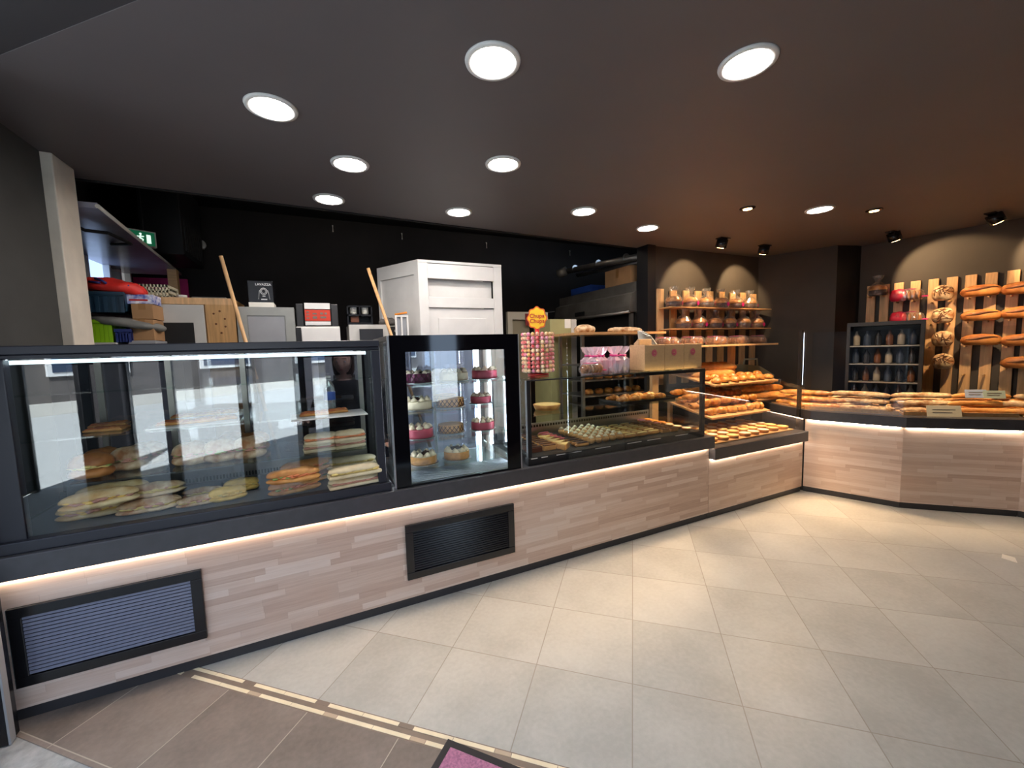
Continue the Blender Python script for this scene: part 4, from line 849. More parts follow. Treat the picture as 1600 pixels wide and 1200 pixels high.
# ------------------------------------------------------------------ breads on the right counter
def seg(i, f, o_, z=.841):
    p = (Vector(K[i]) + offs[i] * o_).lerp(Vector(K[i + 1]) + offs[i + 1] * o_, f); return (p.x, p.y, z)
def srz(i): d = Vector(K[i + 1]) - Vector(K[i]); return math.atan2(d.y, d.x)
for i, (f0, f1, lb) in enumerate([(.06, .98, 'under the loaves at the inner corner'), (.02, .98, 'under the baguettes at right'), (.02, .5, 'at the right frame edge')]):
    bm = bm_new(); P4 = [seg(i, f0, .08), seg(i, f1, .08), seg(i, f1, .58), seg(i, f0, .58)]; prism(bm, P4, .8405, .856)
    prism(bm, [seg(i, f0, .08), seg(i, f1, .08), seg(i, f1, .095), seg(i, f0, .095)], .856, .875)
    one('bread_tray', bm, M['oak'], 'shallow wooden bread tray ' + lb, 'tray')
cnt = 0
for i, n in ((0, 4), (1, 4), (2, 3)):
    for lay, (o0, z) in enumerate(((.17, .857), (.27, .857), (.37, .857), (.47, .857), (.24, .915), (.36, .915), (.46, .915), (.34, .972))):
        for j, f in enumerate((.28, .72) if i < 2 else (.15,)):
            cnt += 1
            sc = random.uniform(.72, .86) if i < 2 else .9
            kit('baguette', P_['bag'][(cnt + lay) % 3], 'baguette %s, %s, %s' % (('at the inner corner counter', 'on the right counter', 'at the right frame edge')[i], ('front line', 'second line', 'third line', 'rear line', 'front of upper layer', 'middle of upper layer', 'rear of upper layer', 'on the very top')[lay], ('left half', 'right half')[j]), 'bread', seg(i, f + random.uniform(-.06, .06), o0, z), srz(i) + random.uniform(-.17, .17), 'baguettes on the angled counters', sc)
def card(f, o_, z, w_, h, lb, cl, txt):
    p2 = seg(1, f, o_, z); q = srz(1)
    t = thing('price_card', lb, 'price card', p2, q)
    bm = bm_new(); box(bm, (-w_ / 2, 0, 0), (w_ / 2, .003, h), bev=.001); bm.transform(Matrix.Rotation(-.25, 4, 'X')); obj('card', mesh(bm, mat(*cl)), t)
    bm = bm_new()
    for k, zz in enumerate(txt): box(bm, (-w_ * .33, -.001, h * zz), (w_ * (.33 - .1 * (k % 2)), 0, h * zz + .006))
    bm.transform(Matrix.Rotation(-.25, 4, 'X')); obj('print_lines', mesh(bm, mat('grey_print', (120, 110, 100), .6)), t)
card(.36, .035, .8405, .24, .10, 'white price card leaning before the baguettes at right', ('card_white', (240, 228, 200), .6), (.6, .35))
card(.70, .25, .985, .15, .075, 'small blue and white price card on the baguettes', ('card_blue', (186, 202, 230), .6), (.62, .36))
card(.84, .22, .985, .15, .07, 'pale green price card right of the blue and white one', ('card_green', (196, 212, 196), .6), (.62, .36))
p = AZ(1576, 873, 0); o = one('paper_scrap', prism(bm_new(), [(-.05, -.03), (.04, -.035), (.06, .02), (-.02, .035)], .0005, .003), M['paper'], 'small white scrap of paper lying on the tiles at right', 'paper', (p.x, p.y, 0), .4)
# guard panes of the angled counters
for i in range(3):
    p, q = kp(i, -.03), kp(i + 1, -.03); d = (q - p).normalized(); n = Vector((-d.y, d.x)) * .008; p = p + d * .015; q = q - d * .005
    one('guard_glass', prism(bm_new(), [p, q, q + n, p + n], .841, 1.615), M['glass'], 'clear guard pane on the %s counter' % ('inner corner', 'right', 'far right end')[i], 'glass pane', group='guard panes of the angled counters')
t = thing('led_post', 'slim black post with a lit dotted strip at the glass corner', 'post', (4.335, .03, .64))
obj('post', mesh(box(bm_new(), (0, 0, .001), (.03, .03, 1.0)), M['frame']), t)
bm = bm_new()
for k in range(44): box(bm, (.032, -.002, .46 + k * .0118), (.036, .001, .466 + k * .0118))
obj('led_strip', mesh(bm, mat('dim_led_dots', (225, 236, 255), .5, emit=6)), t)
obj('led_rail', mesh(box(bm_new(), (.030, .001, .45), (.040, .006, .99)), M['grey']), t)
t = thing('drinks_cabinet', 'tall black glass fronted cabinet standing in the dark corner behind the counter', 'cabinet', (5.42, .16, 0), math.radians(-70))
obj('cabinet_body', mesh(box(box(box(box(bm_new(), (0, .35, 0), (.62, .40, 1.72)), (0, 0, 0), (.03, .35, 1.72)), (.59, 0, 0), (.62, .35, 1.72)), (.03, 0, 1.68), (.59, .35, 1.72)), M['satin']), t)
for z in (.85, 1.05, 1.25, 1.45): obj('shelf', mesh(box(bm_new(), (.03, .02, z), (.59, .35, z + .012)), M['steeldull']), t)
obj('plinth', mesh(box(bm_new(), (.03, .0, 0), (.59, .35, .84)), M['satin']), t)
bt = [mesh(lathe(bm_new(), [(.03, 0), (.032, .01), (.032, .10), (.012, .14), (.012, .165)], 14), mat(*c)) for c in (('amber_bottle', (86, 56, 40), .2), ('dark_bottle', (34, 36, 42), .2), ('blue_can', (44, 54, 72), .3), ('pale_bottle', (130, 124, 114), .25))]
Rc = Matrix.Rotation(math.radians(-70), 3, 'Z')
for r_, z in enumerate((.863, 1.063, 1.263, 1.463)):
    for k in range(6):
        p = Vector((5.42, .16, 0)) + Rc @ Vector((.08 + k * .092, .12, z)); o = obj('bottle', bt[(k * 3 + r_) % 4], None, tuple(p)); tag(o, 'small bottle in the dark corner cabinet, %s shelf, %s' % (('lowest', 'second', 'third', 'top')[r_], place(k, 6)), 'bottle', 'bottles in the corner cabinet')

# ------------------------------------------------------------------ kitchen behind the opening
def cab(name, x0, x1, y0, y1, z1, m, label, cat='cabinet', parts=None, z0=0):
    t = thing(name, label, cat, (x0, y0, z0))
    obj('carcass', mesh(box(bm_new(), (0, .018, 0), (x1 - x0, y1 - y0, z1 - z0), bev=.003), m), t); return t
YK = 1.5
def K_(u, v, y=YK): return AY(u, v, y)
# pine cabinet with white framed door
a = K_(207, 463); b_ = K_(365, 466)
x0, x1, zt = a.x, b_.x, a.z; wd = x1 - x0
t = thing('pine_cabinet', 'pine cabinet with white door panel behind the sandwich case', 'cabinet', (x0, YK, 0))
obj('carcass', mesh(box(bm_new(), (0, .02, 0), (wd, .5, zt), bev=.004), M['pineh']), t)
obj('top_rail', mesh(box(bm_new(), (0, 0, zt - .05), (wd, .02, zt)), M['pine']), t)
obj('side_stile', mesh(box(bm_new(), (wd - .19, 0, 0), (wd, .02, zt - .05)), M['pineh']), t)
d_ = obj('door', mesh(box(bm_new(), (.02, -.01, .9), (wd - .20, .012, zt - .055), bev=.002), M['offwhite']), t)
obj('dark_opening', mesh(box(bm_new(), (.16, -.012, 1.2), (wd - .27, -.008, 1.81)), M['black']), d_)
kn = bm_new()
for i, (x, z) in enumerate(((.05, .20), (.09, .15), (.12, .26), (.06, .32), (.12, .36), (.09, .42))): lathe(kn, [(.007, 0), (.006, .001)], 10, (0, 0, 0)); 
bm = bm_new()
for (x, z) in ((.05, .12), (.09, .10), (.12, .16), (.06, .20), (.12, .22), (.09, .27)): ball(bm, (wd - .19 + x, 0, zt - z), .008, 0, 8, (1, .25, 1))
obj('knots', mesh(bm, mat('wood_knot', (110, 66, 34), .6)), t); kn.free()
p = K_(325, 463, YK + .1)
one('flat_tray', box(bm_new(), (-.11, -.1, 0), (.12, .1, .02), bev=.008), M['steeldull'], 'flat metal tray lying on the pine cabinet', 'tray', (p.x, YK + .2, zt + .001))
one('tape_roll', lathe(bm_new(), [(.02, 0), (.032, .0), (.032, .03), (.02, .03)], 20), M['paper'], 'small white roll on the left of the pine cabinet top', 'roll', (K_(277, 460).x, YK + .12, zt + .001))
# crates and boxes at far left, on a storage cabinet
def stack(name, lab, cat, ua, va, ub, vb, y, m, dep=.3, bev=.004):
    a, b = AY(ua, va, y), AY(ub, vb, y); x0, x1, z0, z1 = a.x, b.x, b.z, a.z
    return one(name, box(bm_new(), (0, 0, 0), (x1 - x0, dep, z1 - z0), bev=bev), m, lab, cat, (x0, y, z0)), (x0, x1, z0, z1)
zs = AY(160, 535, 1.25).z
one('storage_cabinet', box(bm_new(), (-1.93, 1.22, 0), (-1.24, 1.49, zs - .002), bev=.003), M['offwhite'], 'pale storage cabinet against the left kitchen wall under the crates', 'cabinet')
def crate(name, lab, col, loc, sx, sy, sz, slots=True):
    t = thing(name, lab, 'crate', loc); bm = bm_new(); th = .012
    box(bm, (0, 0, 0), (sx, sy, th)); box(bm, (0, 0, sz - .03), (sx, th, sz), bev=.003); box(bm, (0, sy - th, 0), (sx, sy, sz)); box(bm, (0, 0, 0), (th, sy, sz)); box(bm, (sx - th, 0, 0), (sx, sy, sz)); box(bm, (0, .004, 0), (sx, th, sz - .03))
    obj('crate_body', mesh(bm, mat(name + '_plastic_%d_%d_%d' % col, col, .45)), t)
    bm = bm_new(); n = 4
    for k in range(n + 1): box(bm, (k * (sx - .02) / n, -.006, 0), (k * (sx - .02) / n + .02, .004, sz - .03))
    box(bm, (-.006, -.008, sz - .02), (sx + .006, 0, sz + .002), bev=.003)
    obj('ribs', mesh(bm, mat(name + '_plastic_%d_%d_%d' % col)), t); return t
yb = 1.25
A1 = AY(141, 500, yb); A2 = AY(178, 535, yb)
crate('plastic_crate', 'lime green plastic crate at the bottom of the left pile', (150, 205, 30), (A1.x, yb, zs), A2.x - A1.x, .22, A1.z - zs)
A1 = AY(178, 512, yb); A2 = AY(205, 535, yb)
crate('plastic_crate', 'small deep blue crate beside the lime green one', (30, 50, 120), (A1.x + .005, yb, zs), A2.x - A1.x, .22, A1.z - zs - .01)
a = AY(150, 500, yb); b_ = AY(232, 530, yb)
bm = loaf(bm_new(), L=.42, W=.26, H=.09, p=3, nz=.05, flat=.5, seed=3, bend=.02); tilt = one('folded_sack', bm, mat('grey_sack', (112, 112, 108), .7, var=.15, vs=8, bump=.4, bs=12), 'grey folded sack slumped on the green crate', 'sack', (AY(188, 510, yb).x, yb + .10, zs + .105)); tilt.rotation_euler = (0, .16, 0)
A1 = AY(134, 464, yb); A2 = AY(203, 500, yb)
zc_ = zs + .20
crate('plastic_crate', 'dark teal plastic crate under the red bag', (30, 58, 78), (A1.x, yb + .0, zc_), A2.x - A1.x - .02, .22, .135)
bm = loaf(bm_new(), L=.36, W=.22, H=.13, p=3, nz=.08, flat=.5, seed=5); o = thing('red_sack', 'red bag with dark blue marks lying on the teal crate', 'bag', (AY(165, 452, yb).x, yb + .11, zc_ + .14), 0, None, (0, .13, 0))
obj('sack_body', mesh(bm, mat('red_sack', (214, 44, 36), .55, var=.15, vs=10, bump=.3, bs=14)), o)
bm = bm_new(); tube(bm, [(-.06, -.104, .075), (-.02, -.11, .065), (.0, -.108, .05)], .008, 8); tube(bm, [(-.09, -.10, .05), (-.03, -.112, .05)], .007, 8); tube(bm, [(.08, -.10, .05), (.11, -.09, .06)], .006, 8)
obj('blue_print', mesh(bm, mat('navy_print', (40, 40, 110), .5)), o)
X_ = AY(204, 500, 1.3)
for k, (va, vb, lb) in enumerate(((499, 532, 'lower'), (475, 499, 'upper'))):
    a, b = AY(204 + k * 2, va, 1.3), AY(244 - k * 2, vb, 1.3)
    t = thing('cardboard_box', 'brown cardboard box, %s of two beside the pine cabinet' % lb, 'box', (a.x, 1.28, 1.0 if False else b.z + .001))
    obj('box_body', mesh(box(bm_new(), (0, 0, 0), (b.x - a.x, .21, a.z - b.z - .002), bev=.003), M['card']), t); obj('tape', mesh(box(bm_new(), ((b.x - a.x) / 2 - .02, -.001, (a.z - b.z) * .6), ((b.x - a.x) / 2 + .02, .21, a.z - b.z)), mat('parcel_tape', (150, 108, 62), .4)), t)
    if k == 0: one('low_cupboard', box(bm_new(), (a.x - .01, 1.25, 0), (b.x + .01, 1.49, b.z - .001), bev=.003), M['grey'], 'low grey cupboard under the cardboard boxes', 'cabinet')
    if k == 1: ztop = a.z
p = AY(196, 470, 1.3)
t = thing('blue_carton', 'blue and white printed carton on the cardboard boxes', 'box', (AY(196, 470, 1.3).x, 1.30, ztop + .002)); obj('carton_body', mesh(box(bm_new(), (0, 0, 0), (.15, .16, .065), bev=.003), mat('blue_white_print', (70, 90, 180), .5, rgb2=(235, 235, 245), vs=26)), t)
obj('red_print', mesh(box(bm_new(), (.02, -.001, .02), (.12, 0, .032)), M['red']), t)
# white slotted basket on the pine cabinet
a, b = AY(193, 445, 1.62), AY(267, 463, 1.62)
t = thing('slotted_basket', 'white slotted plastic basket on the left of the pine cabinet', 'basket', (a.x + .02, 1.60, zt + .001)); wb = b.x - a.x - .03; hb = .105
bm = bm_new()
for yy in (0, .26): 
    for zz in (0, .045, hb - .02): box(bm, (0, yy, zz), (wb, yy + .008, zz + .02 - .006 * (zz == .045)))
    for k in range(12): box(bm, (k * (wb - .012) / 11, yy, 0), (k * (wb - .012) / 11 + .012, yy + .008, hb))
for xx in (0, wb - .008):
    for zz in (0, .045, hb - .02): box(bm, (xx, 0, zz), (xx + .008, .268, zz + .02))
box(bm, (0, 0, 0), (wb, .268, .006)); obj('basket_body', mesh(bm, mat('cream_plastic', (232, 226, 196), .5)), t)
# ceiling-hung board along the left wall
bm = bm_new(); prism(bm, [(-1.93, 1.12), (-1.218, 1.12), (-1.36, 2.9), (-1.42, 3.6), (-1.93, 3.6)], 2.50, 2.535)
t = thing('hanging_board', 'long pale glossy board fixed high along the left kitchen wall', 'board', (0, 0, 0)); obj('board', mesh(bm, mat('grey_gloss_board', (150, 148, 160), .25, var=.1, vs=3)), t)
obj('light_edge', mesh(tube(bm_new(), [(-1.218, 1.12, 2.515), (-1.36, 2.9, 2.515), (-1.42, 3.6, 2.515)], .014, 6), mat('worn_white_edge', (220, 214, 200), .6)), t)
one('dangling_cable', tube(bm_new(), [(-1.5, 1.5, 2.49), (-1.45, 1.55, 2.46), (-1.36, 1.65, 2.475), (-1.30, 1.8, 2.45), (-1.33, 1.95, 2.47), (-1.5, 2.1, 2.49)], .012, 8), M['black'], 'black cable dangling under the hanging board', 'cable')
one('pink_panel', box(bm_new(), (-1.93, 3.30, 1.6), (-1.42, 3.33, 2.50)), mat('magenta_panel', (196, 40, 110), .6), 'magenta pink panel on the far left kitchen wall', 'panel', (0, .55, 0))
one('wooden_post', box(bm_new(), (-1.44, 3.2, 0), (-1.36, 3.28, 2.5)), M['oak'], 'bare wooden post at the far end of the hanging board', 'post')
t = thing('exit_sign', 'green lit emergency exit sign on the edge of the hanging board', 'exit sign', tuple(AY(222, 372, 2.35)), .55)
zt2 = 2.55 - t.location.z
obj('sign_case', mesh(box(bm_new(), (-.10, 0, -.07), (.10, .05, .07), bev=.004), M['offwhite']), t)
fc = obj('sign_face', mesh(box(bm_new(), (-.088, -.004, -.058), (.088, 0, .058)), mat('exit_green', (20, 110, 72), .5, emit=.35)), t)
bm = bm_new(); ball(bm, (-.01, -.005, .035), .009, 0, 8, (1, .3, 1)); tube(bm, [(-.01, -.006, .025), (-.015, -.006, .0), (-.035, -.006, -.03)], .006, 6); tube(bm, [(-.015, -.006, 0), (.005, -.006, -.012), (.0, -.006, -.035)], .006, 6); tube(bm, [(-.035, -.006, .01), (.012, -.006, .015)], .005, 6); box(bm, (.03, -.006, -.04), (.06, -.004, .035))
obj('running_figure', mesh(bm, mat('sign_white', (225, 250, 235), .5, emit=.9)), fc)
one('hanging_bracket', box(bm_new(), (t.location.x - .01, t.location.y + .01, t.location.z + .065), (t.location.x + .01, t.location.y + .03, 3.44)), M['black'], 'thin black rod above the exit sign', 'rod')
a, b = AY(215, 302, 2.9), AY(288, 398, 2.9)
t = thing('air_unit', 'large black ventilation unit hanging high at the left of the kitchen', 'ventilation unit', (a.x, 2.9, b.z)); obj('housing', mesh(box(bm_new(), (0, 0, 0), (b.x - a.x, .8, 3.38 - b.z), bev=.01), mat('dark_unit', (30, 29, 30), .5)), t)
bm = bm_new()
for k in range(8): box(bm, (b.x - a.x, .08 + k * .085, .06), (b.x - a.x + .004, .14 + k * .085, .4))
obj('side_grille', mesh(bm, mat('dark_grille', (48, 46, 46), .5)), t)
t = thing('security_camera', 'small white dome camera on the black back wall', 'camera', tuple(AY(314, 385, 3.82)), 0)
obj('mount', mesh(box(bm_new(), (-.02, 0, -.02), (.02, .08, .02)), M['offwhite']), t)
bm = bm_new(); lathe(bm, [(.05, 0), (.06, .02), (.06, .05), (.03, .055)], 20); bm.transform(Matrix.Rotation(1.2, 4, 'X')); obj('dome', mesh(bm, M['offwhite']), t)
bm = bm_new(); ball(bm, (-.02, -.055, -.0), .032, 0, 12); obj('lens', mesh(bm, M['gloss']), t)
# broomsticks
for (ua, va, ub, vb, lb, m_, yy) in ((345, 400, 384, 535, 'left wooden broom handle leaning beside the pine cabinet', 'pine', 1.42), (575, 419, 603, 500, 'right wooden broom handle leaning near the wardrobe', 'oak', 1.44)):
    a, b = AY(ua, va, yy), AY(ub, vb, yy); d = b - a; k = a.z / (a.z - b.z); e = a + d * k
    if ua > 500: e = a + d * k; e.x = a.x + (b.x - a.x) * k
    e.z = .02; t = thing('broom', lb, 'broom', tuple(e)); obj('handle', mesh(tube(bm_new(), [(0, 0, 0), tuple(a - e)], .014, 10), M[m_]), t)
    obj('brush_head', mesh(box(bm_new(), (-.14, -.03, -.02), (.14, .03, .03), bev=.01), M['satin']), t)
# grey cabinet, with dark printed box
a, b = K_(366, 479), K_(459, 482)
t = thing('grey_cabinet', 'grey panelled cabinet between the pine cabinet and the coffee machine', 'cabinet', (a.x + .01, YK, 0)); wd = b.x - a.x - .01; zt = a.z
obj('carcass', mesh(box(bm_new(), (0, .02, 0), (wd, .5, zt), bev=.003), mat('grey_green_paint', (150, 152, 148), .5, var=.06)), t)
d_ = obj('door', mesh(box(box(box(box(bm_new(), (0, 0, zt - .07), (wd, .019, zt)), (0, 0, 0), (.07, .019, zt - .07)), (wd - .07, 0, 0), (wd, .019, zt - .07)), (.07, .008, 0), (wd - .07, .019, zt - .07)), mat('grey_green_paint')), t)
obj('door_panel', mesh(box(bm_new(), (.075, .004, .02), (wd - .075, .0085, zt - .075)), M['grey']), d_)
a, b = AY(386, 438, 1.58), AY(428, 474, 1.58)
t = thing('coffee_machine_box', 'black printed carton with line drawing of a coffee machine on the grey cabinet', 'box', (a.x, 1.58, zt + .045)); wd = b.x - a.x; hh = a.z - zt - .045
one('paper_pad', box(bm_new(), (a.x + .0, 1.56, zt + .001), (b.x + .0, 1.75, zt + .044), bev=.003), M['paper'], 'white packet under the black coffee machine carton', 'packet')
obj('carton_body', mesh(box(bm_new(), (0, 0, 0), (wd, .2, hh), bev=.003), M['frame']), t)
lm = obj('brand_lettering', text_mesh('LAVAZZA', .026, mat('print_white', (215, 215, 215), .5)), t, (wd * .62, -.002, hh - .03), (PI / 2, 0, 0))
bm = bm_new()
def ringt(bm, cx, cz, rx, rz_, r=.0018, n=20): tube(bm, [(cx + rx * math.cos(2 * PI * k / n), -.002, cz + rz_ * math.sin(2 * PI * k / n)) for k in range(n + 1)], r, 5)
ringt(bm, wd * .62, hh * .52, .024, .026, .003); ringt(bm, wd * .62, hh * .52, .015, .017)
tube(bm, [(wd * .40, -.002, hh * .15), (wd * .45, -.002, hh * .55), (wd * .55, -.002, hh * .62)], .0018, 5); tube(bm, [(wd * .85, -.002, hh * .15), (wd * .80, -.002, hh * .55), (wd * .70, -.002, hh * .62)], .0018, 5); box(bm, (wd * .5, -.003, hh * .12), (wd * .74, -.001, hh * .17)); box(bm, (wd * .56, -.003, hh * .28), (wd * .68, -.001, hh * .32))
obj('machine_drawing', mesh(bm, mat('print_white')), t)
# coffee machine on white fridge
a, b = K_(462, 510), K_(531, 512)
t = thing('white_fridge', 'white under fridge below the red fronted coffee machine', 'cabinet', (a.x, YK, 0)); wd = b.x - a.x; zt = a.z
obj('body', mesh(box(bm_new(), (0, .02, 0), (wd, .5, zt), bev=.004), M['white']), t); obj('door', mesh(box(bm_new(), (.04, 0, .1), (wd, .019, zt - .01), bev=.004), M['white']), t); obj('dark_hinge_strip', mesh(box(bm_new(), (0, 0, .1), (.038, .018, zt - .01)), M['satin']), t)
a, b = AY(459, 472, 1.54), AY(530, 508, 1.54)
t = thing('coffee_machine', 'black espresso machine with red control panel on the white fridge', 'coffee machine', (a.x + .01, 1.53, zt + .001)); W_ = b.x - a.x - .01; H_ = a.z - zt
obj('body', mesh(box(bm_new(), (W_ * .18, .02, 0), (W_ * .82, .3, H_ - .005), bev=.006), M['satin']), t)
for x0_, x1_ in ((0, .18), (.82, 1)): obj('side_unit', mesh(box(bm_new(), (W_ * x0_, .03, 0), (W_ * x1_ - .003, .28, H_ - .01), bev=.006), mat('black_side_unit', (44, 44, 46), .4)), t)
obj('top_band', mesh(box(bm_new(), (W_ * .2, .0, H_ * .72), (W_ * .8, .02, H_ * .97), bev=.002), M['white']), t); obj('drip_tray', mesh(box(bm_new(), (W_ * .2, -.01, 0.01), (W_ * .8, .02, H_ * .2), bev=.002), M['white']), t)
rp = obj('red_panel', mesh(box(bm_new(), (W_ * .2, .004, H_ * .24), (W_ * .8, .02, H_ * .69)), mat('red_panel', (206, 60, 36), .4)), t)
bm = bm_new()
for x_, z_, w_, h_ in ((.24, .32, .06, .05), (.24, .45, .06, .05), (.24, .57, .06, .05), (.38, .32, .10, .10), (.38, .5, .10, .06), (.56, .34, .14, .08), (.56, .5, .07, .08), (.66, .5, .06, .08)): box(bm, (W_ * x_, .001, H_ * z_), (W_ * (x_ + w_), .004, H_ * (z_ + h_)))
obj('buttons', mesh(bm, mat('grey_print')), rp)
# cups and cartons on a white cabinet right of the machine
a, b = K_(545, 507), K_(607, 509)
t = thing('white_cabinet', 'white cabinet with dark glass door left of the wardrobe', 'cabinet', (a.x, YK, 0)); wd = b.x - a.x; zt = a.z
obj('carcass', mesh(box(bm_new(), (0, .02, 0), (wd, .4, zt), bev=.003), M['offwhite']), t); obj('glass_door', mesh(box(bm_new(), (wd * .25, 0, .5), (wd * .85, .019, zt - .04)), mat('dark_glass', (60, 62, 66), .1)), t)
a, b = AY(541, 478, 1.6), AY(582, 506, 1.6)
t = thing('cup_dispenser', 'black cup holder with white paper cups on the white cabinet', 'dispenser', (a.x, 1.56, zt + .001)); wd = b.x - a.x; hh = a.z - zt
bm = bm_new(); box(bm, (0, 0, 0), (wd, .16, .02)); box(bm, (0, 0, hh * .45), (wd, .16, hh * .45 + .015)); box(bm, (0, 0, .02), (.012, .16, hh)); box(bm, (wd - .012, 0, .02), (wd, .16, hh)); box(bm, (0, .15, 0), (wd, .16, hh)); box(bm, (0, 0, hh - .012), (wd, .16, hh)); box(bm, (wd / 2 - .006, 0, hh * .45), (wd / 2 + .006, .15, hh))
obj('holder', mesh(bm, M['frame']), t)
for k in range(2):
    cu = lathe(bm_new(), [(.024, 0), (.03, .07)], 16, mi=0)
    for j in range(5): lathe(cu, [(.0305, .01 + j * .012), (.032, .014 + j * .012), (.0305, .017 + j * .012)], 16)
    one('paper_cup_stack', cu, M['paper'], 'stack of white paper cups in the black holder, %s' % ('left', 'right')[k], 'cups', (a.x + wd * (.27 + .46 * k), 1.62, zt + hh * .45 + .018), 0, 'paper cups')
one('brown_packet', box(bm_new(), (0, 0, 0), (.07, .09, .07), bev=.006), mat('brown_packet', (110, 62, 40), .6), 'small brown packet in the bottom of the cup holder', 'packet', (a.x + .03, 1.58, zt + .023))
one('crumpled_cloth', loaf(bm_new(), L=.17, W=.14, H=.09, p=2, nz=.14, seed=8, flat=.6), mat('grey_cloth', (90, 86, 84), .9, var=.3, vs=30), 'crumpled grey cloth on the white cabinet by the wardrobe', 'cloth', (AY(606, 500, 1.66).x, 1.66, zt + .001))
t = thing('wall_socket_panel', 'small dark panel with a round white dial left of the wardrobe foot', 'panel', tuple(AY(619, 517, 1.52))); obj('plate', mesh(box(bm_new(), (-.05, 0, -.04), (.05, .03, .04)), M['satin']), t); bm = lathe(bm_new(), [(.016, 0), (.016, .006)], 16); bm.transform(Matrix.Rotation(PI / 2, 4, 'X')); obj('dial', mesh(bm, M['white']), t)
# wardrobe
a, b = K_(652, 402), K_(783, 412); wd = b.x - a.x; zt = 2.405; yw = YK
t = thing('white_wardrobe', 'tall white panelled wardrobe behind the cake fridge', 'wardrobe', (a.x, yw, 0))
fr = bm_new(); S_ = .09
bxs(t, 'front_frame', [((0, 0, 0), (S_, .03, zt - .025)), ((wd - S_, 0, 0), (wd, .03, zt - .025)), ((S_, 0, zt - .17), (wd - S_, .03, zt - .03)), ((S_, 0, 1.96), (wd - S_, .03, 2.06))], M['white'], .003)
bxs(t, 'upper_panel', [((S_, .07, 2.06), (wd - S_, .09, zt - .17))], M['white'], 0)
bxs(t, 'lower_panel', [((S_, .02, .1), (wd - S_, .04, 1.955)), ((S_ + .09, .012, .2), (wd - S_ - .09, .02, 1.86))], M['white'], .003)
DW = .55; SK = -.30
bm = bm_new(); prism(bm, [(0, .0), (wd, 0), (wd, DW), (SK, DW)], zt - .024, zt); obj('top_board', mesh(bm, M['white']), t)
def side(t_, name, a0, a1, z0, z1, th, m):
    L = math.hypot(SK, DW); d = Vector((SK / L, DW / L)); n = Vector((-d.y, d.x)) * -1
    p = d * (a0 * L); q = d * (a1 * L); bm = bm_new(); off = n * .0
    prism(bm, [p, q, q + n * th, p + n * th], z0, z1); return obj(name, mesh(bm, m), t_)
side(t, 'side_stile', 0, .10, 0, zt - .024, .03, M['white']); side(t, 'side_stile', .93, 1, 0, zt - .024, .03, M['white']); side(t, 'side_rail', .10, .93, zt - .13, zt - .024, .03, M['white'])
o = side(t, 'side_panel', .10, .93, 0, zt - .13, .012, M['white']); o.location = (.015, .01, 0)
obj('back_panel', mesh(box(bm_new(), (SK + .05, DW - .02, 0), (wd, DW, zt - .024)), M['white']), t)
t = thing('small_white_frame', 'small white frame with orange trim leaning on the wardrobe side', 'frame', tuple(AY(629, 523, 1.47)))
bm = bm_new(); zf = .0
for a_, b__ in (((-.06, 0, -.4), (-.045, .02, .18)), ((.045, 0, -.4), (.06, .02, .18)), ((-.045, 0, .165), (.045, .02, .18)), ((-.008, 0, -.4), (.006, .02, .165))): box(bm, a_, b__)
obj('frame', mesh(bm, M['white']), t); obj('backing', mesh(box(bm_new(), (-.045, .012, -.4), (.045, .018, .165)), M['grey']), t); obj('orange_trim', mesh(tube(bm_new(), [(-.06, .01, .185), (.0, .0, .195), (.05, .01, .205)], .009, 8), M['orange']), t)
t.location.z = .401 if False else t.location.z
obj('foot', mesh(box(bm_new(), (-.06, 0, -t.location.z + .001), (.06, .02, -.4)), M['white']), t)
# framed doorway piece and green panel behind the lollipops
a, b = AY(793, 487, 1.9), AY(856, 489, 1.9); wd = b.x - a.x; zt = a.z
t = thing('open_frame', 'beige open door frame standing behind the lollipop stand', 'frame', (a.x, 1.9, 0))
obj('frame', mesh(box(box(box(bm_new(), (0, 0, 0), (.06, .05, zt)), (wd - .06, 0, 0), (wd, .05, zt)), (.06, 0, zt - .09), (wd - .06, .05, zt)), mat('beige_paint', (176, 168, 150), .6)), t)
obj('inner_panel', mesh(box(bm_new(), (.06, .03, 0), (wd * .55, .05, zt - .09)), mat('tan_panel', (140, 128, 104), .7)), t)
obj('red_tag', mesh(box(bm_new(), (wd * .42, -.01, zt - .16), (wd * .6, 0, zt - .02)), mat('dark_red', (120, 20, 24), .5)), t)
a, b = AY(850, 500, 1.65), AY(888, 503, 1.65)
t = thing('green_cabinet', 'olive green tall cabinet door right of the lollipop stand', 'cabinet', (a.x, 1.52, 0)); wd = b.x - a.x + .02
obj('carcass', mesh(box(bm_new(), (0, 0, 0), (wd, .38, a.z), bev=.003), mat('olive_paint', (164, 160, 112), .6, var=.05)), t); obj('edge_strip', mesh(box(bm_new(), (wd - .07, -.006, 0), (wd, 0, a.z)), M['offwhite']), t)
obj('paper_note', mesh(box(bm_new(), (wd * .55, -.004, a.z - .1), (wd * .78, -.001, a.z - .0)), M['paper']), t)
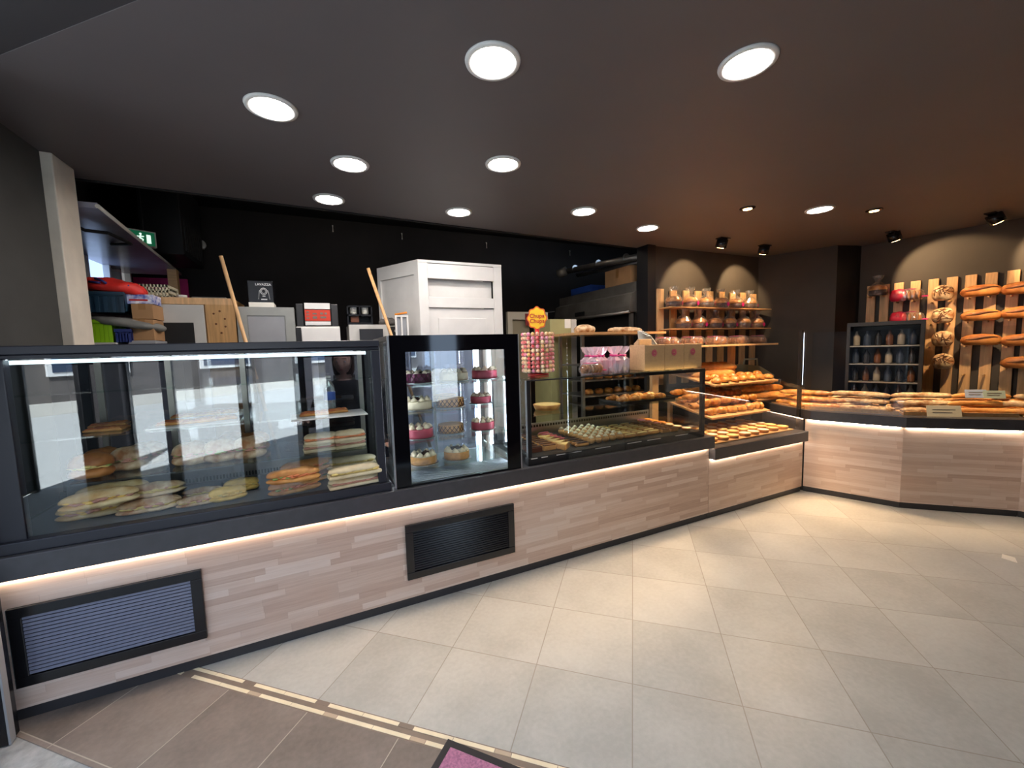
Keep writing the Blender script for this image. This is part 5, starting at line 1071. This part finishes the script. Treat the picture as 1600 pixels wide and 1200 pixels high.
# oven hood on the right side of the kitchen
t = thing('oven_hood', 'large brushed steel oven hood beside the black post', 'oven hood', (3.44, 1.5, 0))
bm = bm_new(); prof = [(0, 2.02), (0, 1.95), (.9, 1.95), (.9, 2.32), (.10, 2.32), (.10, 2.20), (.03, 2.17)]
A_ = [bm.verts.new((p[0], 0, p[1])) for p in prof]; B_ = [bm.verts.new((p[0], 1.75, p[1])) for p in prof]; n = len(prof)
bm.faces.new(A_); bm.faces.new(list(reversed(B_)))
for k in range(n): bm.faces.new((A_[k], B_[k], B_[(k + 1) % n], A_[(k + 1) % n]))
obj('hood', mesh(bm, M['steeldull']), t)
obj('rating_plate', mesh(box(bm_new(), (-.004, .93, 1.98), (.0, 1.17, 2.04)), M['satin']), t)
obj('front_edge', mesh(tube(bm_new(), [(.0, .0, 1.95), (.0, 1.75, 1.95)], .018, 10), M['steeldull']), t)
obj('oven_body', mesh(box(bm_new(), (.12, .02, 0), (.9, 1.7, 1.94), bev=.006), mat('dark_oven', (40, 38, 36), .35)), t)
for y in (.02, 1.68): obj('leg', mesh(box(bm_new(), (.04, y, 0), (.08, y + .04, 1.95)), M['steeldull']), t)
obj('rod', mesh(tube(bm_new(), [(.03, 1.80, 2.12), (-.0, 2.3, 2.13)], .008, 8), M['steel']), t)
t2 = thing('cardboard_box', 'brown cardboard box on top of the oven hood', 'box', (3.56, 1.62, 2.322)); obj('box_body', mesh(box(bm_new(), (0, 0, 0), (.34, .5, .22), bev=.003), M['card']), t2); obj('tape', mesh(box(bm_new(), (-.001, .22, .1), (.34, .28, .221)), mat('parcel_tape')), t2); obj('label_sticker', mesh(box(bm_new(), (.2, -.001, .09), (.26, 0, .2)), M['paper']), t2)
crate('plastic_crate', 'blue plastic crate on the far end of the oven hood', (36, 70, 150), (3.56, 2.45, 2.322), .3, .5, .10)
# extraction pipes
t = thing('extraction_pipes', 'two grey ducts running under the kitchen ceiling above the oven hood', 'duct', (0, 0, 0))
obj('duct', mesh(tube(bm_new(), [(3.75, 1.6, 2.66), (3.75, 3.3, 2.78)], .045, 16), M['steeldull']), t); obj('duct', mesh(tube(bm_new(), [(3.88, 1.6, 2.62), (3.86, 3.2, 2.70)], .03, 14), M['steeldull']), t)
for y in (1.9, 2.5, 3.1): obj('clamp', mesh(tube(bm_new(), [(3.75, y, 2.68 + (y - 1.6) * .07), (3.75, y + .02, 2.68 + (y - 1.6) * .07)], .055, 16), M['steel']), t)
obj('valve', mesh(tube(bm_new(), [(3.72, 3.3, 2.78), (3.62, 3.42, 2.74)], .075, 16), M['steeldull']), t)
for k, (u, v) in enumerate(((520, 358), (628, 370), (760, 384), (890, 396))):
    p = AY(u, v, 3.86); one('wall_hook', tube(bm_new(), [(p.x, 3.87, p.z + .05), (p.x, 3.85, p.z + .045), (p.x, 3.85, p.z - .04)], .008, 6), M['paper'], 'small white hook strip high on the black kitchen wall, ' + place(k, 4), 'hook', group='hooks on the kitchen wall')
# dim kitchen work lamp (ceiling tube) that lights the kitchen
for x, y in ((.3, 2.4), (2.6, 2.6)):
    t = thing('tube_light', 'bare tube light under the hidden kitchen ceiling, ' + ('left' if x < 1 else 'right'), 'ceiling light', (x, y, 3.36)); obj('housing', mesh(box(bm_new(), (-.6, -.04, .02), (.6, .04, .08)), M['offwhite']), t); obj('tube', mesh(tube(bm_new(), [(-.58, 0, 0), (.58, 0, 0)], .016, 10), mat('dim_tube', (255, 240, 220), .5, emit=14)), t)

# ------------------------------------------------------------------ figure standing in for a reflection in the sandwich case
PX, PY = .155, 1.06
sk = mat('skin', (226, 178, 152), .5, sub=.1); hair = mat('brown_hair', (70, 42, 30), .6, var=.3, vs=40, stretch=(1, 1, .2)); cloth = mat('black_knit', (22, 24, 28), .8, bump=.2, bs=200)
t = thing('person', 'figure with brown hair in a black top, standing in for a case reflection', 'person', (PX, PY, 0), -.25, None, None, .93)
def skin_body():
    V = [(0, 0, .92), (0, 0, 1.08), (0, -.01, 1.24), (0, .0, 1.36), (0, 0, 1.43), (0, -.01, 1.50),
         (.10, 0, 1.35), (.175, 0, 1.32), (.22, .0, 1.08), (.20, -.14, .93), (.185, -.20, .90), (-.10, 0, 1.35), (-.175, 0, 1.32), (-.25, -.04, 1.10), (-.27, -.20, 1.12), (-.27, -.26, 1.14),
         (.09, 0, .86), (.10, -.01, .48), (.10, .02, .09), (.10, -.10, .03), (-.09, 0, .86), (-.10, -.01, .48), (-.10, .02, .09), (-.10, -.10, .03)]
    E_ = [(0, 1), (1, 2), (2, 3), (3, 4), (4, 5), (3, 6), (6, 7), (7, 8), (8, 9), (9, 10), (3, 11), (11, 12), (12, 13), (13, 14), (14, 15), (0, 16), (16, 17), (17, 18), (18, 19), (0, 20), (20, 21), (21, 22), (22, 23)]
    R_ = [(.15, .10), (.13, .09), (.155, .10), (.10, .075), (.055, .055), (.05, .05), (.075, .07), (.062, .062), (.045, .045), (.034, .034), (.028, .024), (.075, .07), (.062, .062), (.045, .045), (.034, .034), (.028, .024), (.09, .09), (.065, .065), (.045, .045), (.04, .035), (.09, .09), (.065, .065), (.045, .045), (.04, .035)]
    me = bpy.data.meshes.new('body'); me.from_pydata(V, E_, []); o = bpy.data.objects.new('body_tmp', me); COL.objects.link(o)
    m = o.modifiers.new('s', 'SKIN'); m.use_smooth_shade = True; sv = me.skin_vertices[0].data
    for i, r in enumerate(R_): sv[i].radius = r
    sv[0].use_root = True
    m2 = o.modifiers.new('u', 'SUBSURF'); m2.levels = 2; m2.render_levels = 2
    bpy.context.view_layer.update(); out = bpy.data.meshes.new_from_object(o.evaluated_get(bpy.context.evaluated_depsgraph_get())); bpy.data.objects.remove(o)
    bm = bmesh.new(); bm.from_mesh(out)
    # head
    h = bmesh.new(); bmesh.ops.create_uvsphere(h, u_segments=24, v_segments=18, radius=1)
    for v in h.verts:
        x, y, z = v.co; f = 1 - .22 * max(0, -z)
        v.co = Vector((x * .072 * f, y * .092 * (1 - .12 * max(0, -z)), z * .112))
        if y < 0:
            v.co.y -= .020 * math.exp(-((x / .16) ** 2) - ((z + .12) / .20) ** 2)                 # nose
            v.co.y -= .007 * math.exp(-((x / .35) ** 2) - ((z + .52) / .09) ** 2)                # lips
            v.co.y += .008 * (math.exp(-(((x - .4) / .2) ** 2) - ((z - .08) / .14) ** 2) + math.exp(-(((x + .4) / .2) ** 2) - ((z - .08) / .14) ** 2))
            v.co.y -= .010 * math.exp(-((x / .3) ** 2) - ((z + .85) / .15) ** 2)                  # chin
    for f in h.faces: f.smooth = True
    _take(bm, h, Matrix.Translation((0, -.015, 1.585)) @ Matrix.Rotation(.15, 4, 'X'))
    for s_ in (1, -1): ball(bm, (.073 * s_, -.0, 1.58), .02, 0, 8, (.4, .7, 1.2))
    for s_, c in ((1, (.185, -.22, .895)), (-1, (-.27, -.28, 1.145))):       # hands
        box(bm, (c[0] - .035, c[1] - .05, c[2] - .012), (c[0] + .035, c[1] + .03, c[2] + .012), bev=.01)
        for k in range(4): tube(bm, [(c[0] - .026 + k * .0175, c[1] - .045, c[2]), (c[0] - .026 + k * .0175, c[1] - .08, c[2] - .006), (c[0] - .025 + k * .017, c[1] - .105 + .008 * abs(k - 1.5), c[2] - .022)], [.009, .0085, .0065], 8)
        tube(bm, [(c[0] - s_ * .03, c[1] + .01, c[2]), (c[0] - s_ * .05, c[1] - .025, c[2] - .006), (c[0] - s_ * .052, c[1] - .052, c[2] - .014)], [.011, .0095, .0075], 8)
    return bm
obj('body', mesh(skin_body(), sk), t)
def wear(name, m, grow, z0, z1, xr=9):
    bm = skin_body()
    for v in bm.verts: v.co += v.normal * 0
    bm.normal_update()
    kill = [v for v in bm.verts if not (z0 < v.co.z < z1) or (v.co.y < -.20)]
    for v in bm.verts: v.co += v.normal * grow
    bmesh.ops.delete(bm, geom=kill, context='VERTS'); return obj(name, mesh(bm, m), t)
wear('black_top', cloth, .012, .90, 1.435); wear('trousers', mat('dark_trousers', (34, 36, 46), .8), .012, .10, .93); 
bm = bm_new()
for s_ in (1, -1): box(bm, (.10 * s_ - .05, -.16, .0), (.10 * s_ + .05, .08, .085), bev=.03)
obj('shoes', mesh(bm, M['frame']), t)
h = bmesh.new(); bmesh.ops.create_uvsphere(h, u_segments=28, v_segments=20, radius=1)
for v in h.verts:
    x, y, z = v.co; v.co = Vector((x * .088, y * .104 + .008, z * .122 - (.05 if z < 0 and y > -.2 else 0)))
kill = [v for v in h.verts if v.co.y < -.045 and v.co.z < .062]
bmesh.ops.delete(h, geom=kill, context='VERTS')
for f in h.faces: f.smooth = True
h.transform(Matrix.Translation((0, -.008, 1.60))); obj('hair', mesh(h, hair), t)
bm = bm_new()
for s_ in (1, -1): ball(bm, (.028 * s_, -.094, 1.592), .010, 0, 10, (1.3, .6, .7)); ball(bm, (.028 * s_, -.1005, 1.592), .0048, 1, 8); tube(bm, [(.014 * s_, -.105, 1.615), (.03 * s_, -.103, 1.621), (.045 * s_, -.092, 1.616)], .0022, 6, 1)
obj('eyes', mesh(bm, [M['white'], hair]), t)
bm = bm_new(); ball(bm, (0, -.103, 1.524), .018, 0, 10, (1, .35, .3)); obj('lips', mesh(bm, mat('lips', (186, 96, 92), .5)), t)
t.location.z = 0

# ------------------------------------------------------------------ the street that the glass reflects
FD = Vector((.743, -.669)); FN = Vector((-.669, -.743))
def ST(a, o, z=0): p = Vector((-1.35, .20)) + FD * a + FN * o; return (p.x, p.y, z)
rzS = math.atan2(FD.y, FD.x)
t = thing('street_facade', 'stone house front across the street', 'building', ST(-20, 14.2))
t.rotation_euler.z = rzS
obj('wall', mesh(box(bm_new(), (0, -.6, 0), (44, 0, 9)), mat('grey_stone_wall', (92, 86, 82), .85, var=.15, vs=3)), t)
obj('base_course', mesh(box(bm_new(), (0, 0, 0), (44, .12, .35)), mat('pale_stone', (205, 200, 190), .8)), t)
for k in range(11):
    w_ = obj('window', mesh(box(bm_new(), (1 + k * 4, 0, 1.1), (2.9 + k * 4, .06, 3.6), bev=.01), M['white']), t)
    obj('pane', mesh(box(bm_new(), (1.12 + k * 4, .06, 1.22), (2.78 + k * 4, .08, 3.48)), mat('street_pane', (60, 72, 92), .1)), w_)
for k in range(5):
    p = ST(-5.5 + k * 1.15, 3.2); 
t = thing('reflection_dark_panel', 'added dark panel behind the viewer that darkens the glass reflections', 'added panel', (.04, -3.12, 0))  # added panel out of view, darkens what the case glass reflects
obj('panel', mesh(box(bm_new(), (.05, .01, .05), (1.25, .03, 2.6)), mat('dark_screen', (34, 34, 38), .7)), t)
obj('frame', mesh(box(box(box(bm_new(), (0, 0, .002), (.05, .04, 2.66)), (1.25, 0, .002), (1.3, .04, 2.66)), (.05, 0, 2.6), (1.25, .04, 2.66)), M['frame']), t)
t = thing('reflection_blocker', 'added dark screen on the pavement that blocks bright reflections', 'screen', (-3.2, -4.3, 0))  # added out of view to block bright reflections in the corner guard glass
obj('panel', mesh(box(bm_new(), (0, 0, .02), (.04, 2.3, 2.6)), mat('dark_screen', (34, 34, 38), .7)), t)
for y in (0, 1.15, 2.26): obj('post', mesh(box(bm_new(), (-.03, y, 0), (.07, y + .05, 2.65), bev=.004), M['frame']), t)
# added posts, placed to put dark bands into the case reflections
for k, (u) in enumerate((168, 268, 385, 478)):
    d = _ray(u, 650); s_ = (0 - EYE.y) / d.y; q = EYE + d * s_; yy = -1.75 - .0 * k; tt = -yy / d.y; px = q.x + d.x * tt
    if k == 0: pass
    yy = -3.05; px = q.x + d.x * (-yy / d.y); hw = (.20, .05, .06, .10)[k]
    one('added_reflection_post', box(bm_new(), (-hw, -.04, 0), (hw, .04, 2.68), bev=.004), M['frame'], 'added dark post behind the viewer, mirrored in the case glass, ' + place(k, 4), 'post', (px, yy, .001), 0, 'added posts behind the viewer')
